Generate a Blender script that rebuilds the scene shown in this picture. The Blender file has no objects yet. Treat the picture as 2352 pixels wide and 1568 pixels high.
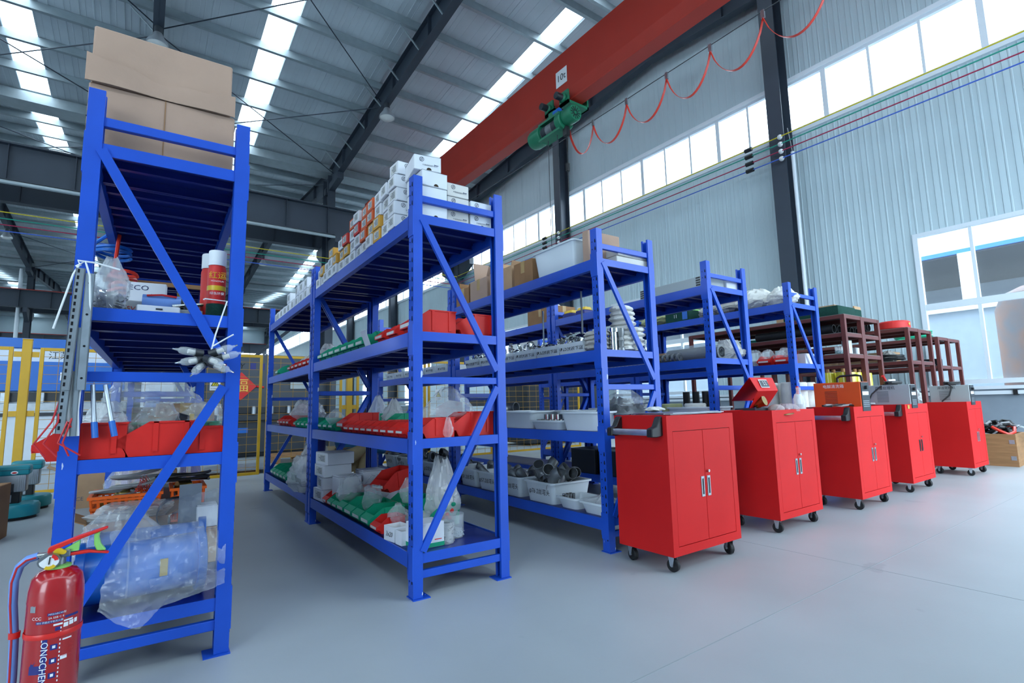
import bpy, bmesh, math, random
from mathutils import Vector, Matrix, Euler, noise
SC = bpy.context.scene
COL = SC.collection
PI = math.pi
rad = math.radians
random.seed(7)

# ------------------------------------------------------------------ camera
F_PX = 1187.37
CAM_H = 0.9
def cam_axes(yaw, pitch, roll):
    cy, sy, cp, sp = math.cos(yaw), math.sin(yaw), math.cos(pitch), math.sin(pitch)
    f = Vector((sy*cp, cy*cp, sp)); r = Vector((cy, -sy, 0)); u = r.cross(f)
    cr, sr = math.cos(roll), math.sin(roll)
    return cr*r + sr*u, -sr*r + cr*u, f
_r, _u, _f = cam_axes(rad(35.6756), rad(7.0351), rad(-1.3040))
cam_d = bpy.data.cameras.new('camera'); cam = bpy.data.objects.new('camera', cam_d); COL.objects.link(cam)
cam.matrix_world = Matrix(((_r.x, _u.x, -_f.x, 0), (_r.y, _u.y, -_f.y, 0), (_r.z, _u.z, -_f.z, CAM_H), (0, 0, 0, 1)))
cam_d.sensor_width = 36.0; cam_d.lens = F_PX/2352*36.0; cam_d.clip_end = 400; cam_d.clip_start = 0.05
SC.camera = cam

# ------------------------------------------------------------------ light: an overcast sky coming in through skylights, windows and two gates added behind the camera
SKY = 8.8
w = bpy.data.worlds.new('overcast_sky'); SC.world = w; w.use_nodes = True
bg = w.node_tree.nodes['Background']
bg.inputs[0].default_value = (0.69, 0.865, 1.0, 1); bg.inputs[1].default_value = SKY
vs = SC.view_settings
vs.view_transform = 'Standard'; vs.look = 'None'; vs.gamma = 1.0; vs.exposure = 0.0; vs.use_curve_mapping = False
SC.cycles.use_denoising = True
SC.cycles.sample_clamp_indirect = 8.0
SC.cycles.max_bounces = 8; SC.cycles.diffuse_bounces = 4; SC.cycles.glossy_bounces = 3
SC.cycles.transparent_max_bounces = 12; SC.cycles.transmission_bounces = 3; SC.cycles.adaptive_threshold = 0.05
SC.cycles.caustics_reflective = False; SC.cycles.caustics_refractive = False
def portal(loc, rot, sx, sy):                       # guides the sampling of the sky at an opening, adds no light
    l = bpy.data.lights.new('sky_portal', 'AREA'); l.shape = 'RECTANGLE'; l.size = sx; l.size_y = sy
    l.cycles.is_portal = True
    o = bpy.data.objects.new('sky_portal', l); COL.objects.link(o); o.location = loc; o.rotation_euler = rot

# ------------------------------------------------------------------ materials
def lin(c):
    if isinstance(c, str):
        c = c.lstrip('#'); c = [int(c[i:i+2], 16)/255 for i in (0, 2, 4)]
    return tuple((x/12.92 if x <= .04045 else ((x+.055)/1.055)**2.4) for x in c) + (1,)
MATS = {}
def mat(name, col, rough=.5, metal=0.0, var=0.0, vscale=6.0, col2=None, bump=0.0, bscale=60.0, alpha=1.0, spec=.5, fleck=None, stretch=None, coat=0.0, emit=None):
    if name in MATS: return MATS[name]
    m = bpy.data.materials.new(name); m.use_nodes = True; MATS[name] = m
    nt = m.node_tree; N = nt.nodes; L = nt.links
    p = N['Principled BSDF']; p.inputs['Base Color'].default_value = lin(col)
    p.inputs['Roughness'].default_value = rough; p.inputs['Metallic'].default_value = metal
    p.inputs['Specular IOR Level'].default_value = spec
    if coat: p.inputs['Coat Weight'].default_value = coat; p.inputs['Coat Roughness'].default_value = .12
    if emit: p.inputs['Emission Color'].default_value = lin(col); p.inputs['Emission Strength'].default_value = emit
    tc = N.new('ShaderNodeTexCoord'); src = tc.outputs['Object']
    if stretch:
        mp = N.new('ShaderNodeMapping'); mp.inputs['Scale'].default_value = stretch; L.new(src, mp.inputs[0]); src = mp.outputs[0]
    out = None
    if var or col2:
        n = N.new('ShaderNodeTexNoise'); n.inputs['Scale'].default_value = vscale; n.inputs['Detail'].default_value = 5; L.new(src, n.inputs['Vector'])
        r = N.new('ShaderNodeValToRGB'); c = lin(col); d = lin(col2) if col2 else tuple(max(0, x*(1-var)) for x in c[:3]) + (1,)
        r.color_ramp.elements[0].position = .35; r.color_ramp.elements[0].color = d
        r.color_ramp.elements[1].position = .65; r.color_ramp.elements[1].color = c
        L.new(n.outputs['Fac'], r.inputs[0]); out = r.outputs[0]
    if fleck:                                        # chips and scratches with a shape of their own
        n = N.new('ShaderNodeTexNoise'); n.inputs['Scale'].default_value = fleck[1]; n.inputs['Detail'].default_value = 3
        mp = N.new('ShaderNodeMapping'); mp.inputs['Scale'].default_value = (1, 1, .35); L.new(tc.outputs['Object'], mp.inputs[0]); L.new(mp.outputs[0], n.inputs['Vector'])
        r = N.new('ShaderNodeValToRGB'); r.color_ramp.elements[0].position = fleck[2]; r.color_ramp.elements[1].position = fleck[2]+.02
        L.new(n.outputs['Fac'], r.inputs[0])
        mx = N.new('ShaderNodeMix'); mx.data_type = 'RGBA'
        L.new(r.outputs[0], mx.inputs[0]); mx.inputs[7].default_value = lin(fleck[0])
        if out: L.new(out, mx.inputs[6])
        else: mx.inputs[6].default_value = lin(col)
        out = mx.outputs[2]
    if out: L.new(out, p.inputs['Base Color'])
    if bump:
        n = N.new('ShaderNodeTexNoise'); n.inputs['Scale'].default_value = bscale; n.inputs['Detail'].default_value = 4; L.new(src, n.inputs['Vector'])
        b = N.new('ShaderNodeBump'); b.inputs['Strength'].default_value = bump; b.inputs['Distance'].default_value = .01
        L.new(n.outputs['Fac'], b.inputs['Height']); L.new(b.outputs[0], p.inputs['Normal'])
    if alpha < 1:
        t = N.new('ShaderNodeBsdfTransparent'); mx = N.new('ShaderNodeMixShader'); mx.inputs[0].default_value = alpha
        L.new(t.outputs[0], mx.inputs[1]); L.new(p.outputs[0], mx.inputs[2]); L.new(mx.outputs[0], N['Material Output'].inputs['Surface'])
    return m

mat('rack_blue', '#1a52c6', .38, var=.10, vscale=3, spec=.4, coat=.1)
mat('rack_blue_worn', '#1a52c6', .40, var=.12, vscale=5, fleck=('#c9d2e6', 34, .72), spec=.4, coat=.1)
mat('rack_deck', '#16277a', .30, var=.12, vscale=4)
mat('slot_black', '#05060f', .9)
mat('bin_red', '#dc2a24', .45, var=.10, vscale=8, spec=.3)
mat('bin_green', '#0fa077', .45, var=.12, vscale=8, spec=.3)
mat('cab_red', '#d32121', .5, var=.08, vscale=3, fleck=('#c85650', 9, .78), spec=.16)
mat('cab_seam', '#4a0506', .7)
mat('rubber', '#15161a', .65, var=.2)
mat('black_plastic', '#17191d', .45)
mat('alu', '#c9cdd2', .35, 1.0, var=.12, vscale=20)
mat('galv', '#b9c1c9', .42, .9, var=.2, vscale=14)
mat('zinc_plate', '#aab0b6', .4, .8, var=.15, vscale=10)
mat('stainless', '#d5d6d4', .16, 1.0)
mat('stainless_dull', '#8f9396', .40, .55, var=.2, vscale=18)
mat('brass', '#b79a5a', .3, 1.0, var=.3, vscale=12)
mat('copper', '#c0895f', .4, .9)
mat('dark_steel', '#3d434b', .5, .3, var=.15)
mat('frame_dark', '#3a4350', .5, var=.10, vscale=2)
mat('brown_steel', '#6b3330', .5, var=.15, vscale=5)
mat('brown_deck', '#7e7b78', .6, var=.1)
mat('carton', '#c29c78', .85, var=.10, vscale=7, bump=.08, bscale=40)
mat('carton_pale', '#b89884', .85, var=.12, vscale=4, bump=.10, bscale=30, fleck=('#8c7a63', 5, .72))
mat('carton_dark', '#a0754e', .85, var=.18, vscale=5)
mat('carton_gap', '#3a2b1c', .95)
mat('tape', '#c9a46a', .25, var=.1, alpha=.8)
mat('wood', '#a5794f', .7, var=.25, vscale=4, stretch=(1, 1, 8))
mat('white_card', '#e3e6ec', .6, var=.05, vscale=9)
mat('white_card_warm', '#dcd9d3', .65, var=.06, vscale=9)
mat('paper_label', '#cfd2cf', .7, var=.12, vscale=30)
mat('print_grey', '#5f6470', .8)
mat('print_black', '#1b1c20', .8)
mat('ink_blue', '#27345e', .8)
mat('orange_card', '#e0602a', .6, var=.1)
mat('red_card', '#d8352a', .6, var=.1)
mat('amber_card', '#d9a13a', .6, var=.1)
mat('tub_white', '#dfe7ec', .35, var=.04, vscale=6)
mat('tub_clear', '#dfe8ee', .25, alpha=.72)
mat('bag', '#e8edf0', .08, alpha=.27, bump=.9, bscale=16, spec=1.0)
mat('bag_milky', '#eef1f2', .2, alpha=.45, bump=.8, bscale=14, spec=.9)
mat('bag_pink', '#eedbe0', .12, alpha=.30, bump=.8, bscale=16, spec=.9)
mat('clear_plastic', '#e9eef0', .08, alpha=.28, spec=.9)
mat('water', '#dfe3ea', .05, alpha=.45)
mat('fabric_white', '#e4e2dc', .9, var=.12, vscale=12, bump=.3, bscale=50)
mat('fabric_grey', '#b8b5b0', .9, var=.2, vscale=12, bump=.3, bscale=50)
mat('fabric_olive', '#b9bd8a', .85, var=.2, vscale=9, bump=.3, bscale=30)
mat('ext_red', '#b3141b', .22, var=.05, coat=.6)
mat('ext_label_red', '#c41f22', .35)
mat('red_plastic', '#e02a24', .35)
mat('lime_plastic', '#8fd06a', .35)
mat('yellow_plastic', '#e2b81f', .4)
mat('hose_blue', '#6f94d8', .3)
mat('hose_red', '#e23d2c', .35)
mat('navy_print', '#232a78', .5)
mat('white_print', '#f0f0f2', .5)
mat('dial_white', '#eeeeee', .3)
mat('valve_grey', '#9a9da0', .3, .9)
mat('vessel_blue', '#1f6fd0', .3, var=.08, coat=.2)
mat('basket_orange', '#f0661c', .4)
mat('basket_lilac', '#b9aed6', .4)
mat('wire_grey', '#8c8f92', .5)
mat('wire_black', '#1c1d20', .5)
mat('wire_red', '#c3282c', .45)
mat('wire_yellow', '#d8c62c', .45)
mat('wire_green', '#1f9c86', .45)
mat('wire_crimson', '#a8234c', .45)
mat('wire_blue', '#3f66c8', .45)
mat('porcelain', '#d7d9da', .25)
mat('fence_yellow', '#d6a51f', .45, var=.08)
mat('fence_wire', '#b98a2c', .5, .2)
mat('teal', '#1c8894', .35, var=.08)
mat('machine_blue', '#1f6ac4', .4, var=.05)
mat('machine_white', '#dde4ec', .4, var=.04)
mat('machine_grey', '#454b54', .5, var=.08)
mat('orange_paint', '#ee5a1d', .4, var=.06)
mat('grey_paint', '#a9b2b4', .45, var=.05)
mat('panel_dark', '#262a30', .4)
mat('sponge_green', '#0d4238', .95, var=.2, vscale=40, bump=.4, bscale=120)
mat('hose_green', '#22b48a', .3)
mat('film_yellow', '#d3c83a', .2, var=.12, vscale=14, coat=.5)
mat('crane_red', '#b8301f', .5, var=.08, vscale=1.5)
mat('hoist_green', '#1f7a58', .4, var=.1)
mat('sign_white', '#eceef0', .5)
mat('sign_yellow', '#e6d432', .5)
mat('festive_red', '#d8241f', .5)
mat('gold', '#d9b450', .35, .6)
mat('lamp_shade', '#c9ccd0', .3, .7)
mat('lamp_glass', '#f4f4f0', .3, alpha=.8)
mat('skin', '#b98968', .6)
mat('khaki', '#b8a27a', .85, var=.15, vscale=10, bump=.3, bscale=30)
mat('work_blue', '#2f6f9e', .85, var=.15, vscale=10)
mat('hair', '#17130f', .7)
mat('shoe', '#25231f', .6)
mat('screws', '#b4b6b8', .35, .45, var=.3, vscale=60)
mat('sheet_film', '#e6ecf0', .10, alpha=.25, bump=.55, bscale=14, spec=1.0)
mat('ext_wall', '#d5dadc', .7, var=.04)
mat('rust_tank', '#6d4a3b', .75, var=.35, vscale=2.2, col2='#4a4a52')
mat('asphalt', '#8d9092', .9, var=.1)
mat('silo_white', '#e6e9ea', .5)
# ------------------------------------------------------------------ mesh builder
class MB:
    def __init__(s): s.v = []; s.f = []
    def add(s, vs, fs):
        o = len(s.v); s.v += [tuple(p) for p in vs]; s.f += [tuple(i+o for i in f) for f in fs]; return s
    def box(s, x0, y0, z0, x1, y1, z1, t=0, M=None):          # t tapers the bottom inwards
        vs = [(x0+t, y0+t, z0), (x1-t, y0+t, z0), (x1-t, y1-t, z0), (x0+t, y1-t, z0), (x0, y0, z1), (x1, y0, z1), (x1, y1, z1), (x0, y1, z1)]
        if M is not None: vs = [M @ Vector(p) for p in vs]
        return s.add(vs, [(3, 2, 1, 0), (4, 5, 6, 7), (0, 1, 5, 4), (1, 2, 6, 5), (2, 3, 7, 6), (3, 0, 4, 7)])
    def bar(s, p, q, w, h, up=(0, 0, 1)):
        p, q = Vector(p), Vector(q); d = (q-p).normalized(); u = Vector(up); a = d.cross(u)
        if a.length < 1e-5: a = d.cross(Vector((1, 0, 0)))
        a.normalize(); b = a.cross(d)
        vs = []
        for c in (p, q):
            for i, j in ((-1, -1), (1, -1), (1, 1), (-1, 1)): vs.append(c + a*(i*w/2) + b*(j*h/2))
        return s.add(vs, [(0, 1, 2, 3), (7, 6, 5, 4), (0, 4, 5, 1), (1, 5, 6, 2), (2, 6, 7, 3), (3, 7, 4, 0)])
    def prism(s, poly, c0, c1, ax='y'):
        def P(a, b, c): return {'y': (a, c, b), 'x': (c, a, b), 'z': (a, b, c)}[ax]
        n = len(poly); vs = [P(a, b, c0) for a, b in poly] + [P(a, b, c1) for a, b in poly]
        fs = [tuple(range(n)), tuple(range(2*n-1, n-1, -1))] + [(i, i+n, (i+1) % n+n, (i+1) % n) for i in range(n)]
        return s.add(vs, fs)
    def lathe(s, prof, n=20, c=(0, 0, 0), M=None, cap=True):
        vs = []
        for r, z in prof:
            for i in range(n): a = 2*PI*i/n; vs.append(Vector((r*math.cos(a), r*math.sin(a), z)))
        if M is not None: vs = [M @ p for p in vs]
        vs = [p+Vector(c) for p in vs]
        fs = []
        for k in range(len(prof)-1):
            for i in range(n): j = (i+1) % n; fs.append((k*n+i, k*n+j, (k+1)*n+j, (k+1)*n+i))
        if cap:
            fs.append(tuple(range(n-1, -1, -1))); m = (len(prof)-1)*n; fs.append(tuple(range(m, m+n)))
        return s.add(vs, fs)
    def cyl(s, p, q, r, n=14, r2=None):
        p, q = Vector(p), Vector(q); d = q-p; M = d.to_track_quat('Z', 'Y').to_matrix()
        return s.lathe([(r, 0), (r if r2 is None else r2, d.length)], n, p, M)
    def frames(s, pts):
        pts = [Vector(p) for p in pts]; T = []
        for i in range(len(pts)):
            a = pts[max(0, i-1)]; b = pts[min(len(pts)-1, i+1)]; T.append((b-a).normalized())
        u = T[0].orthogonal().normalized(); out = []
        for p, t in zip(pts, T):
            u = (u - t*u.dot(t)); u = u.normalized() if u.length > 1e-6 else t.orthogonal().normalized(); out.append((p, u, t.cross(u)))
        return out
    def tube(s, pts, r, n=8, closed=False):
        vs = []; fr = s.frames(pts); m = len(fr)
        for p, u, v in fr:
            for i in range(n): a = 2*PI*i/n; vs.append(p + (u*math.cos(a)+v*math.sin(a))*r)
        fs = []
        for k in range(m-1):
            for i in range(n): j = (i+1) % n; fs.append((k*n+i, k*n+j, (k+1)*n+j, (k+1)*n+i))
        if not closed: fs += [tuple(range(n-1, -1, -1)), tuple(range((m-1)*n, m*n))]
        return s.add(vs, fs)
    def strip(s, pts, w, t, up=(0, 0, 1)):                  # flat ribbon along a path
        pts = [Vector(p) for p in pts]; vs = []
        for i, p in enumerate(pts):
            d = (pts[min(i+1, len(pts)-1)]-pts[max(0, i-1)]).normalized(); a = Vector(up); b = d.cross(a).normalized()
            for k, j in ((-1, -1), (1, -1), (1, 1), (-1, 1)): vs.append(p + a*(k*w/2) + b*(j*t/2))
        fs = [(0, 1, 2, 3)]
        for k in range(len(pts)-1):
            for i in range(4): j = (i+1) % 4; fs.append((k*4+i, (k+1)*4+i, (k+1)*4+j, k*4+j))
        m = (len(pts)-1)*4; fs.append((m+3, m+2, m+1, m)); return s.add(vs, fs)
    def pipe(s, pts, ro, ri, n=14):
        fr = s.frames(pts); m = len(fr); vs = []
        for R_ in (ro, ri):
            for p, u, v in fr:
                for i in range(n): a = 2*PI*i/n; vs.append(p + (u*math.cos(a)+v*math.sin(a))*R_)
        fs = []; B = m*n
        for k in range(m-1):
            for i in range(n):
                j = (i+1) % n; fs.append((k*n+i, k*n+j, (k+1)*n+j, (k+1)*n+i)); fs.append((B+k*n+j, B+k*n+i, B+(k+1)*n+i, B+(k+1)*n+j))
        for k in (0, m-1):
            for i in range(n):
                j = (i+1) % n; q = (k*n+i, k*n+j, B+k*n+j, B+k*n+i); fs.append(q if k else q[::-1])
        return s.add(vs, fs)
    def sph(s, c, r, n=12, m=8, sc=(1, 1, 1)):
        vs = []; fs = []
        for k in range(m+1):
            a = PI*k/m
            for i in range(n): b = 2*PI*i/n; vs.append((c[0]+r*sc[0]*math.sin(a)*math.cos(b), c[1]+r*sc[1]*math.sin(a)*math.sin(b), c[2]-r*sc[2]*math.cos(a)))
        for k in range(m):
            for i in range(n): j = (i+1) % n; fs.append((k*n+i, k*n+j, (k+1)*n+j, (k+1)*n+i))
        return s.add(vs, fs)
    def mesh(s, name='mesh', bev=0, smooth=35, seg=1):
        me = bpy.data.meshes.new(name); me.from_pydata(s.v, [], s.f)
        bm = bmesh.new(); bm.from_mesh(me)
        if bev:
            es = [e for e in bm.edges if len(e.link_faces) == 2 and e.calc_face_angle(0) > .6]
            bmesh.ops.bevel(bm, geom=es, offset=bev, segments=seg, affect='EDGES', clamp_overlap=True, profile=.6)
        bmesh.ops.recalc_face_normals(bm, faces=bm.faces)
        bm.to_mesh(me); bm.free()
        if smooth:
            me.polygons.foreach_set('use_smooth', [True]*len(me.polygons)); me.set_sharp_from_angle(angle=rad(smooth))
        return me
CACHE = {}
def cached(key, fn):
    if key not in CACHE: CACHE[key] = fn()
    return CACHE[key]
def _me(m): return m.mesh() if isinstance(m, MB) else m
def link(name, me, m, parent=None, loc=(0, 0, 0), rot=(0, 0, 0)):
    me = _me(me); mt = MATS[m] if isinstance(m, str) else m
    if mt.name not in [x.name for x in me.materials if x]:
        if len(me.materials) == 0: me.materials.append(mt)
    o = bpy.data.objects.new(name, me); COL.objects.link(o)
    if me.materials[0] is not mt:
        o.material_slots[0].link = 'OBJECT'; o.material_slots[0].material = mt
    o.location = loc; o.rotation_euler = rot if hasattr(rot, '__len__') else (0, 0, rot)
    if parent: o.parent = parent
    return o
part = link
def tag(o, label, cat, group=None, kind=None):
    if label: o['label'] = label
    if cat: o['category'] = cat
    if group: o['group'] = group
    if kind: o['kind'] = kind
    return o
def thing(name, label, cat, loc=(0, 0, 0), rot=0, group=None):
    o = bpy.data.objects.new(name, None); COL.objects.link(o); o.empty_display_size = .1
    o.location = loc; o.rotation_euler = rot if hasattr(rot, '__len__') else (0, 0, rot)
    return tag(o, label, cat, group)
def solo(name, me, m, label, cat, loc=(0, 0, 0), rot=0, group=None, kind=None):
    return tag(link(name, me, m, None, loc, rot), label, cat, group, kind)
def struct(name, me, m, loc=(0, 0, 0), rot=0, label=None):
    o = link(name, me, m, None, loc, rot); o['kind'] = 'structure'
    if label: o['label'] = label
    return o
def dup(root, loc, rot, label=None, group=None, cat=None):
    r = root.copy(); COL.objects.link(r); r.location = loc; r.rotation_euler = rot if hasattr(rot, '__len__') else (0, 0, rot)
    tag(r, label, cat, group)
    for ch in list(root.children):
        c = ch.copy(); COL.objects.link(c); c.parent = r
        for g in list(ch.children):
            d = g.copy(); COL.objects.link(d); d.parent = c
    return r
def text_me(body, size=.05, shear=0.0, sx=1.0, align='CENTER'):
    def mk():
        c = bpy.data.curves.new('lettering', 'FONT'); c.body = body; c.size = size; c.align_x = align; c.align_y = 'CENTER'; c.resolution_u = 2; c.shear = shear
        o = bpy.data.objects.new('lettering', c); COL.objects.link(o); bpy.context.view_layer.update()
        me = bpy.data.meshes.new_from_object(o.evaluated_get(bpy.context.evaluated_depsgraph_get()))
        bpy.data.objects.remove(o); me.materials.clear()
        if sx != 1: me.transform(Matrix.Diagonal((sx, 1, 1, 1)))
        return me
    return cached(('txt', body, size, shear, sx, align), mk)
FY = (PI/2, 0, 0)            # lettering that faces -Y
FX = (PI/2, 0, -PI/2)        # lettering that faces -X
ORD = ['first', 'second', 'third', 'fourth', 'fifth', 'sixth', 'seventh', 'eighth', 'ninth', 'tenth', 'eleventh', 'twelfth', 'thirteenth', 'fourteenth', 'fifteenth', 'sixteenth', 'seventeenth', 'eighteenth', 'nineteenth', 'twentieth', 'twenty-first', 'twenty-second', 'twenty-third', 'twenty-fourth', 'twenty-fifth', 'twenty-sixth', 'twenty-seventh', 'twenty-eighth', 'twenty-ninth', 'thirtieth']
def bag_me(sx, sy, sz, seed, pinch=.75, n=34, m=24, rough=.32):
    """crumpled plastic bag standing on z=0, gathered towards its top"""
    b = MB(); rnd = random.Random(seed); off = Vector((rnd.uniform(-50, 50), rnd.uniform(-50, 50), 0)); vs = []; fs = []
    for k in range(m+1):
        t = k/m; z = t; r = (min(1, .55+1.5*t) if t < .3 else 1) * (1 if t < .45 else 1-pinch*((t-.45)/.55)**1.2)
        for i in range(n):
            a = 2*PI*i/n; p = Vector((math.cos(a), math.sin(a), z*1.5))
            q = 1 + rough*noise.noise(p*1.7+off) + rough*.75*abs(noise.noise(p*3.9+off)) + rough*.4*abs(noise.noise(p*9.7+off)) - rough*.35*abs(math.sin(a*5+seed+3*t))*t
            vs.append((sx/2*r*q*math.cos(a), sy/2*r*q*math.sin(a), sz*max(0, z + (.12*noise.noise(p*2.6+off*1.3) if 0 < k else 0))))
    for k in range(m):
        for i in range(n): j = (i+1) % n; fs.append((k*n+i, k*n+j, (k+1)*n+j, (k+1)*n+i))
    fs.append(tuple(range(n-1, -1, -1))); fs.append(tuple(range(m*n, m*n+n)))
    b.add(vs, fs); return b.mesh('bag', smooth=18)
def heap_me(sx, sy, sz, seed, n=20, rough=.5):
    b = MB(); off = Vector((seed*3.1, seed*1.7, 0)); vs = []; fs = []
    for j in range(n+1):
        for i in range(n+1):
            u = i/n*2-1; v = j/n*2-1; e = max(0, (1-abs(u)**3))*max(0, (1-abs(v)**3))
            h = sz*e*(.65+rough*noise.noise(Vector((u*3, v*3, 0))+off)+rough*.6*noise.noise(Vector((u*9, v*9, 2))+off))
            vs.append((u*sx/2, v*sy/2, max(0.001, h)))
    for j in range(n):
        for i in range(n): a = j*(n+1)+i; fs.append((a, a+1, a+n+2, a+n+1))
    return b.add(vs, fs).mesh('heap', smooth=30)
# ------------------------------------------------------------------ the hall
mat('concrete', '#aeb4b8', .42, var=.10, vscale=1.1, bump=.03, bscale=90, fleck=('#a0a6ab', 2.6, .70), spec=.45)
mat('joint_dark', '#9da3a7', .8)
mat('wall_sheet', '#c0d3da', .38, var=.04, vscale=2, spec=.5)
mat('roof_sheet', '#cdd6dc', .45, var=.06, vscale=2)
mat('purlin_steel', '#aab6bb', .4, .35, var=.1)
mat('plinth_grey', '#8e9aa6', .8, var=.06)
mat('frame_white', '#dfe7ee', .4)
mat('pane', '#ffffff', .05, alpha=.06)
mat('skylight_sheet', '#f4fbff', .5, alpha=.14)
WX = 10.6                      # inner face of the windowed gable wall
RIDGE, HALF, SL = 7.95, 10.15, .09
ZR = 10.43                     # roof sheet at the ridge
ROWS = [-2.2, 18.1, 38.4, 58.7]
FX_ = [10.3, 5.1, -.11, -5.3, -10.5]
XL = -14.0
floor = struct('floor', MB().box(XL, -2.4, -.2, WX, 58.7, 0), 'concrete', label='smooth grey concrete workshop floor')
for k, (a, b) in enumerate([((XL, 1.25, 0), (WX, 1.25, 0)), ((XL, 7.2, 0), (WX, 7.2, 0)), ((XL, 13.2, 0), (WX, 13.2, 0)), ((-2.6, -2.4, 0), (-2.6, 40, 0)), ((3.2, -2.4, 0), (3.2, 40, 0)), ((9.0, -2.4, 0), (9.0, 40, 0))]):
    part('saw_joint', MB().bar((a[0], a[1], .0004), (b[0], b[1], .0004), .004, .0008), 'joint_dark', floor)
struct('ground', MB().box(-40, -60, -.5, 90, 110, -.21), 'asphalt', label='grey yard outside the hall')

# ---- wall panels: unit sheet 1 m wide along Y, 1 m high, ribs towards the room (-X)
def sheet_me(rib=.2, depth=.008):
    b = MB(); n = int(round(1/rib))
    prof = [(0, 0)]
    for i in range(n):
        y = i*rib
        prof += [(y+.004, -depth), (y+.022, -depth), (y+.028, 0), (y+rib*.55, -.001), (y+rib*.6, -.006), (y+rib*.68, -.006), (y+rib*.73, 0)]
    prof.append((1, 0))
    vs = []; fs = []
    for z in (0, 1):
        for y, d in prof: vs.append((d, y, z))
    m = len(prof)
    for i in range(m-1): fs.append((i, i+1, m+i+1, m+i))
    b.add(vs, fs); b.add([(0.05, 0, 0), (.05, 1, 0), (.05, 1, 1), (.05, 0, 1)], [(0, 1, 2, 3)])
    return b.mesh('wall_sheet', smooth=20)
SHEET = sheet_me()
def roof_z(y):
    best = None
    for i in range(3):
        yr = RIDGE + i*2*HALF
        if abs(y-yr) <= HALF+.01: return ZR-SL*abs(y-yr)
    return ZR-SL*HALF
ZP, ZS0, ZS1 = 1.0, 6.29, 7.40           # plinth top, strip window
wall = struct('wall_right', MB().box(WX, -2.4, -.2, WX+.25, 58.7, ZP), 'plinth_grey', label='gable wall of pale ribbed metal sheets above a grey plinth')
LOWW = [(-.05, 2.95), (6.95, 9.95), (12.95, 15.95), (20.95, 23.95), (26.95, 29.95)]
def sheet(y, z0, z1, wdt=1.0, parent=wall):
    o = part('wall_sheet', SHEET, 'wall_sheet', parent, (WX, y, z0)); o.scale = (1, wdt, z1-z0)
y = -2.05
while y < 58.6:
    lowtop = ZP
    for a, b in LOWW:
        if a-.01 <= y < b-.01: lowtop = 3.63
    sheet(y, lowtop, ZS0)
    sheet(y, ZS1, min(roof_z(y), roof_z(y+1))-.02)
    y += 1.0
part('sill_trim', MB().box(WX-.05, -2.4, ZP-.02, WX+.05, 58.7, ZP+.03), 'frame_white', wall)
part('strip_flashing', MB().box(WX-.06, -2.4, ZS1-.02, WX, 58.7, ZS1+.07), 'frame_white', wall)
part('strip_ledge', MB().box(WX-.05, -2.4, ZS0-.05, WX, 58.7, ZS0+.02), 'frame_white', wall)
part('strip_back', MB().box(WX+.20, -2.4, ZS0-.05, WX+.25, 58.7, ZS0), 'frame_white', wall)
part('wall_outer_skin', MB().box(WX+.06, 2.95, ZP, WX+.09, 6.95, ZS0).box(WX+.06, 9.95, ZP, WX+.09, 12.95, ZS0).box(WX+.06, 15.95, ZP, WX+.09, 20.95, ZS0), 'ext_wall', wall)
WN = [0]
def window(y0, y1, z0, z1, ys, rails=(), x=WX, label='', thick=()):
    WN[0] += 1
    b = MB(); b.box(x-.03, y0, z0, x+.05, y1, z0+.07); b.box(x-.03, y0, z1-.07, x+.05, y1, z1); b.box(x-.03, y0, z0+.07, x+.05, y0+.07, z1-.07); b.box(x-.03, y1-.07, z0+.07, x+.05, y1, z1-.07)
    root = struct('window_%d' % WN[0], b, 'frame_white', label=label)
    for k, yy in enumerate(ys):
        t = .045 if k in thick else .022
        part('mullion', MB().box(x-.02, yy-t, z0+.07, x+.04, yy+t, z1-.07), 'frame_white', root)
    for zz in rails: part('rail', MB().box(x-.025, y0+.07, zz-.05, x+.04, y1-.07, zz+.05), 'frame_white', root)
    yl = [y0+.05]+list(ys)+[y1-.05]; zl = [z0+.05]+list(rails)+[z1-.05]
    for i in range(len(yl)-1):
        for j in range(len(zl)-1):
            part('glass_pane', MB().box(x+.008, yl[i], zl[j], x+.012, yl[i+1], zl[j+1]), 'pane', root)
    return root
CY = [-2.2, 4.86, 11.6, 18.1, 24.9, 31.6, 38.4, 45.2, 51.9, 58.7]
for i in range(len(CY)-1):
    a, b = CY[i]+.02, CY[i+1]-.02; n = 9
    window(a, b, ZS0, ZS1, [a+(b-a)*(k+1)/n for k in range(n-1)], label=['high strip window nearest the camera above the coloured wires', 'high strip window between the two tall wall columns', 'high strip window left of the crane hoist'][i] if i < 3 else 'far high strip window in the gable wall, bay %s' % ORD[i-3], thick=(1, 4, 7))
for i, (a, b) in enumerate(LOWW):
    st = (b-a)/4
    window(a, b, 1.07, 3.63, [a+st*k for k in (1, 2, 3)], (2.36,), label=['large low window right of the brown racks', 'low window behind the blue racks with olive bag', 'low window behind the third blue rack', 'far low window past the middle columns', 'farthest low window in the gable wall'][i], thick=(1,))
portal((WX+.3, (CY[0]+CY[3])/2, (ZS0+ZS1)/2), (0, PI/2, 0), ZS1-ZS0, CY[3]-CY[0])
portal((WX+.3, (CY[3]+CY[6])/2, (ZS0+ZS1)/2), (0, PI/2, 0), ZS1-ZS0, CY[6]-CY[3])
portal((WX+.3, 1.45, 2.35), (0, PI/2, 0), 2.56, 3.0)
portal((WX+.3, 8.45, 2.35), (0, PI/2, 0), 2.56, 3.0)
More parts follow.
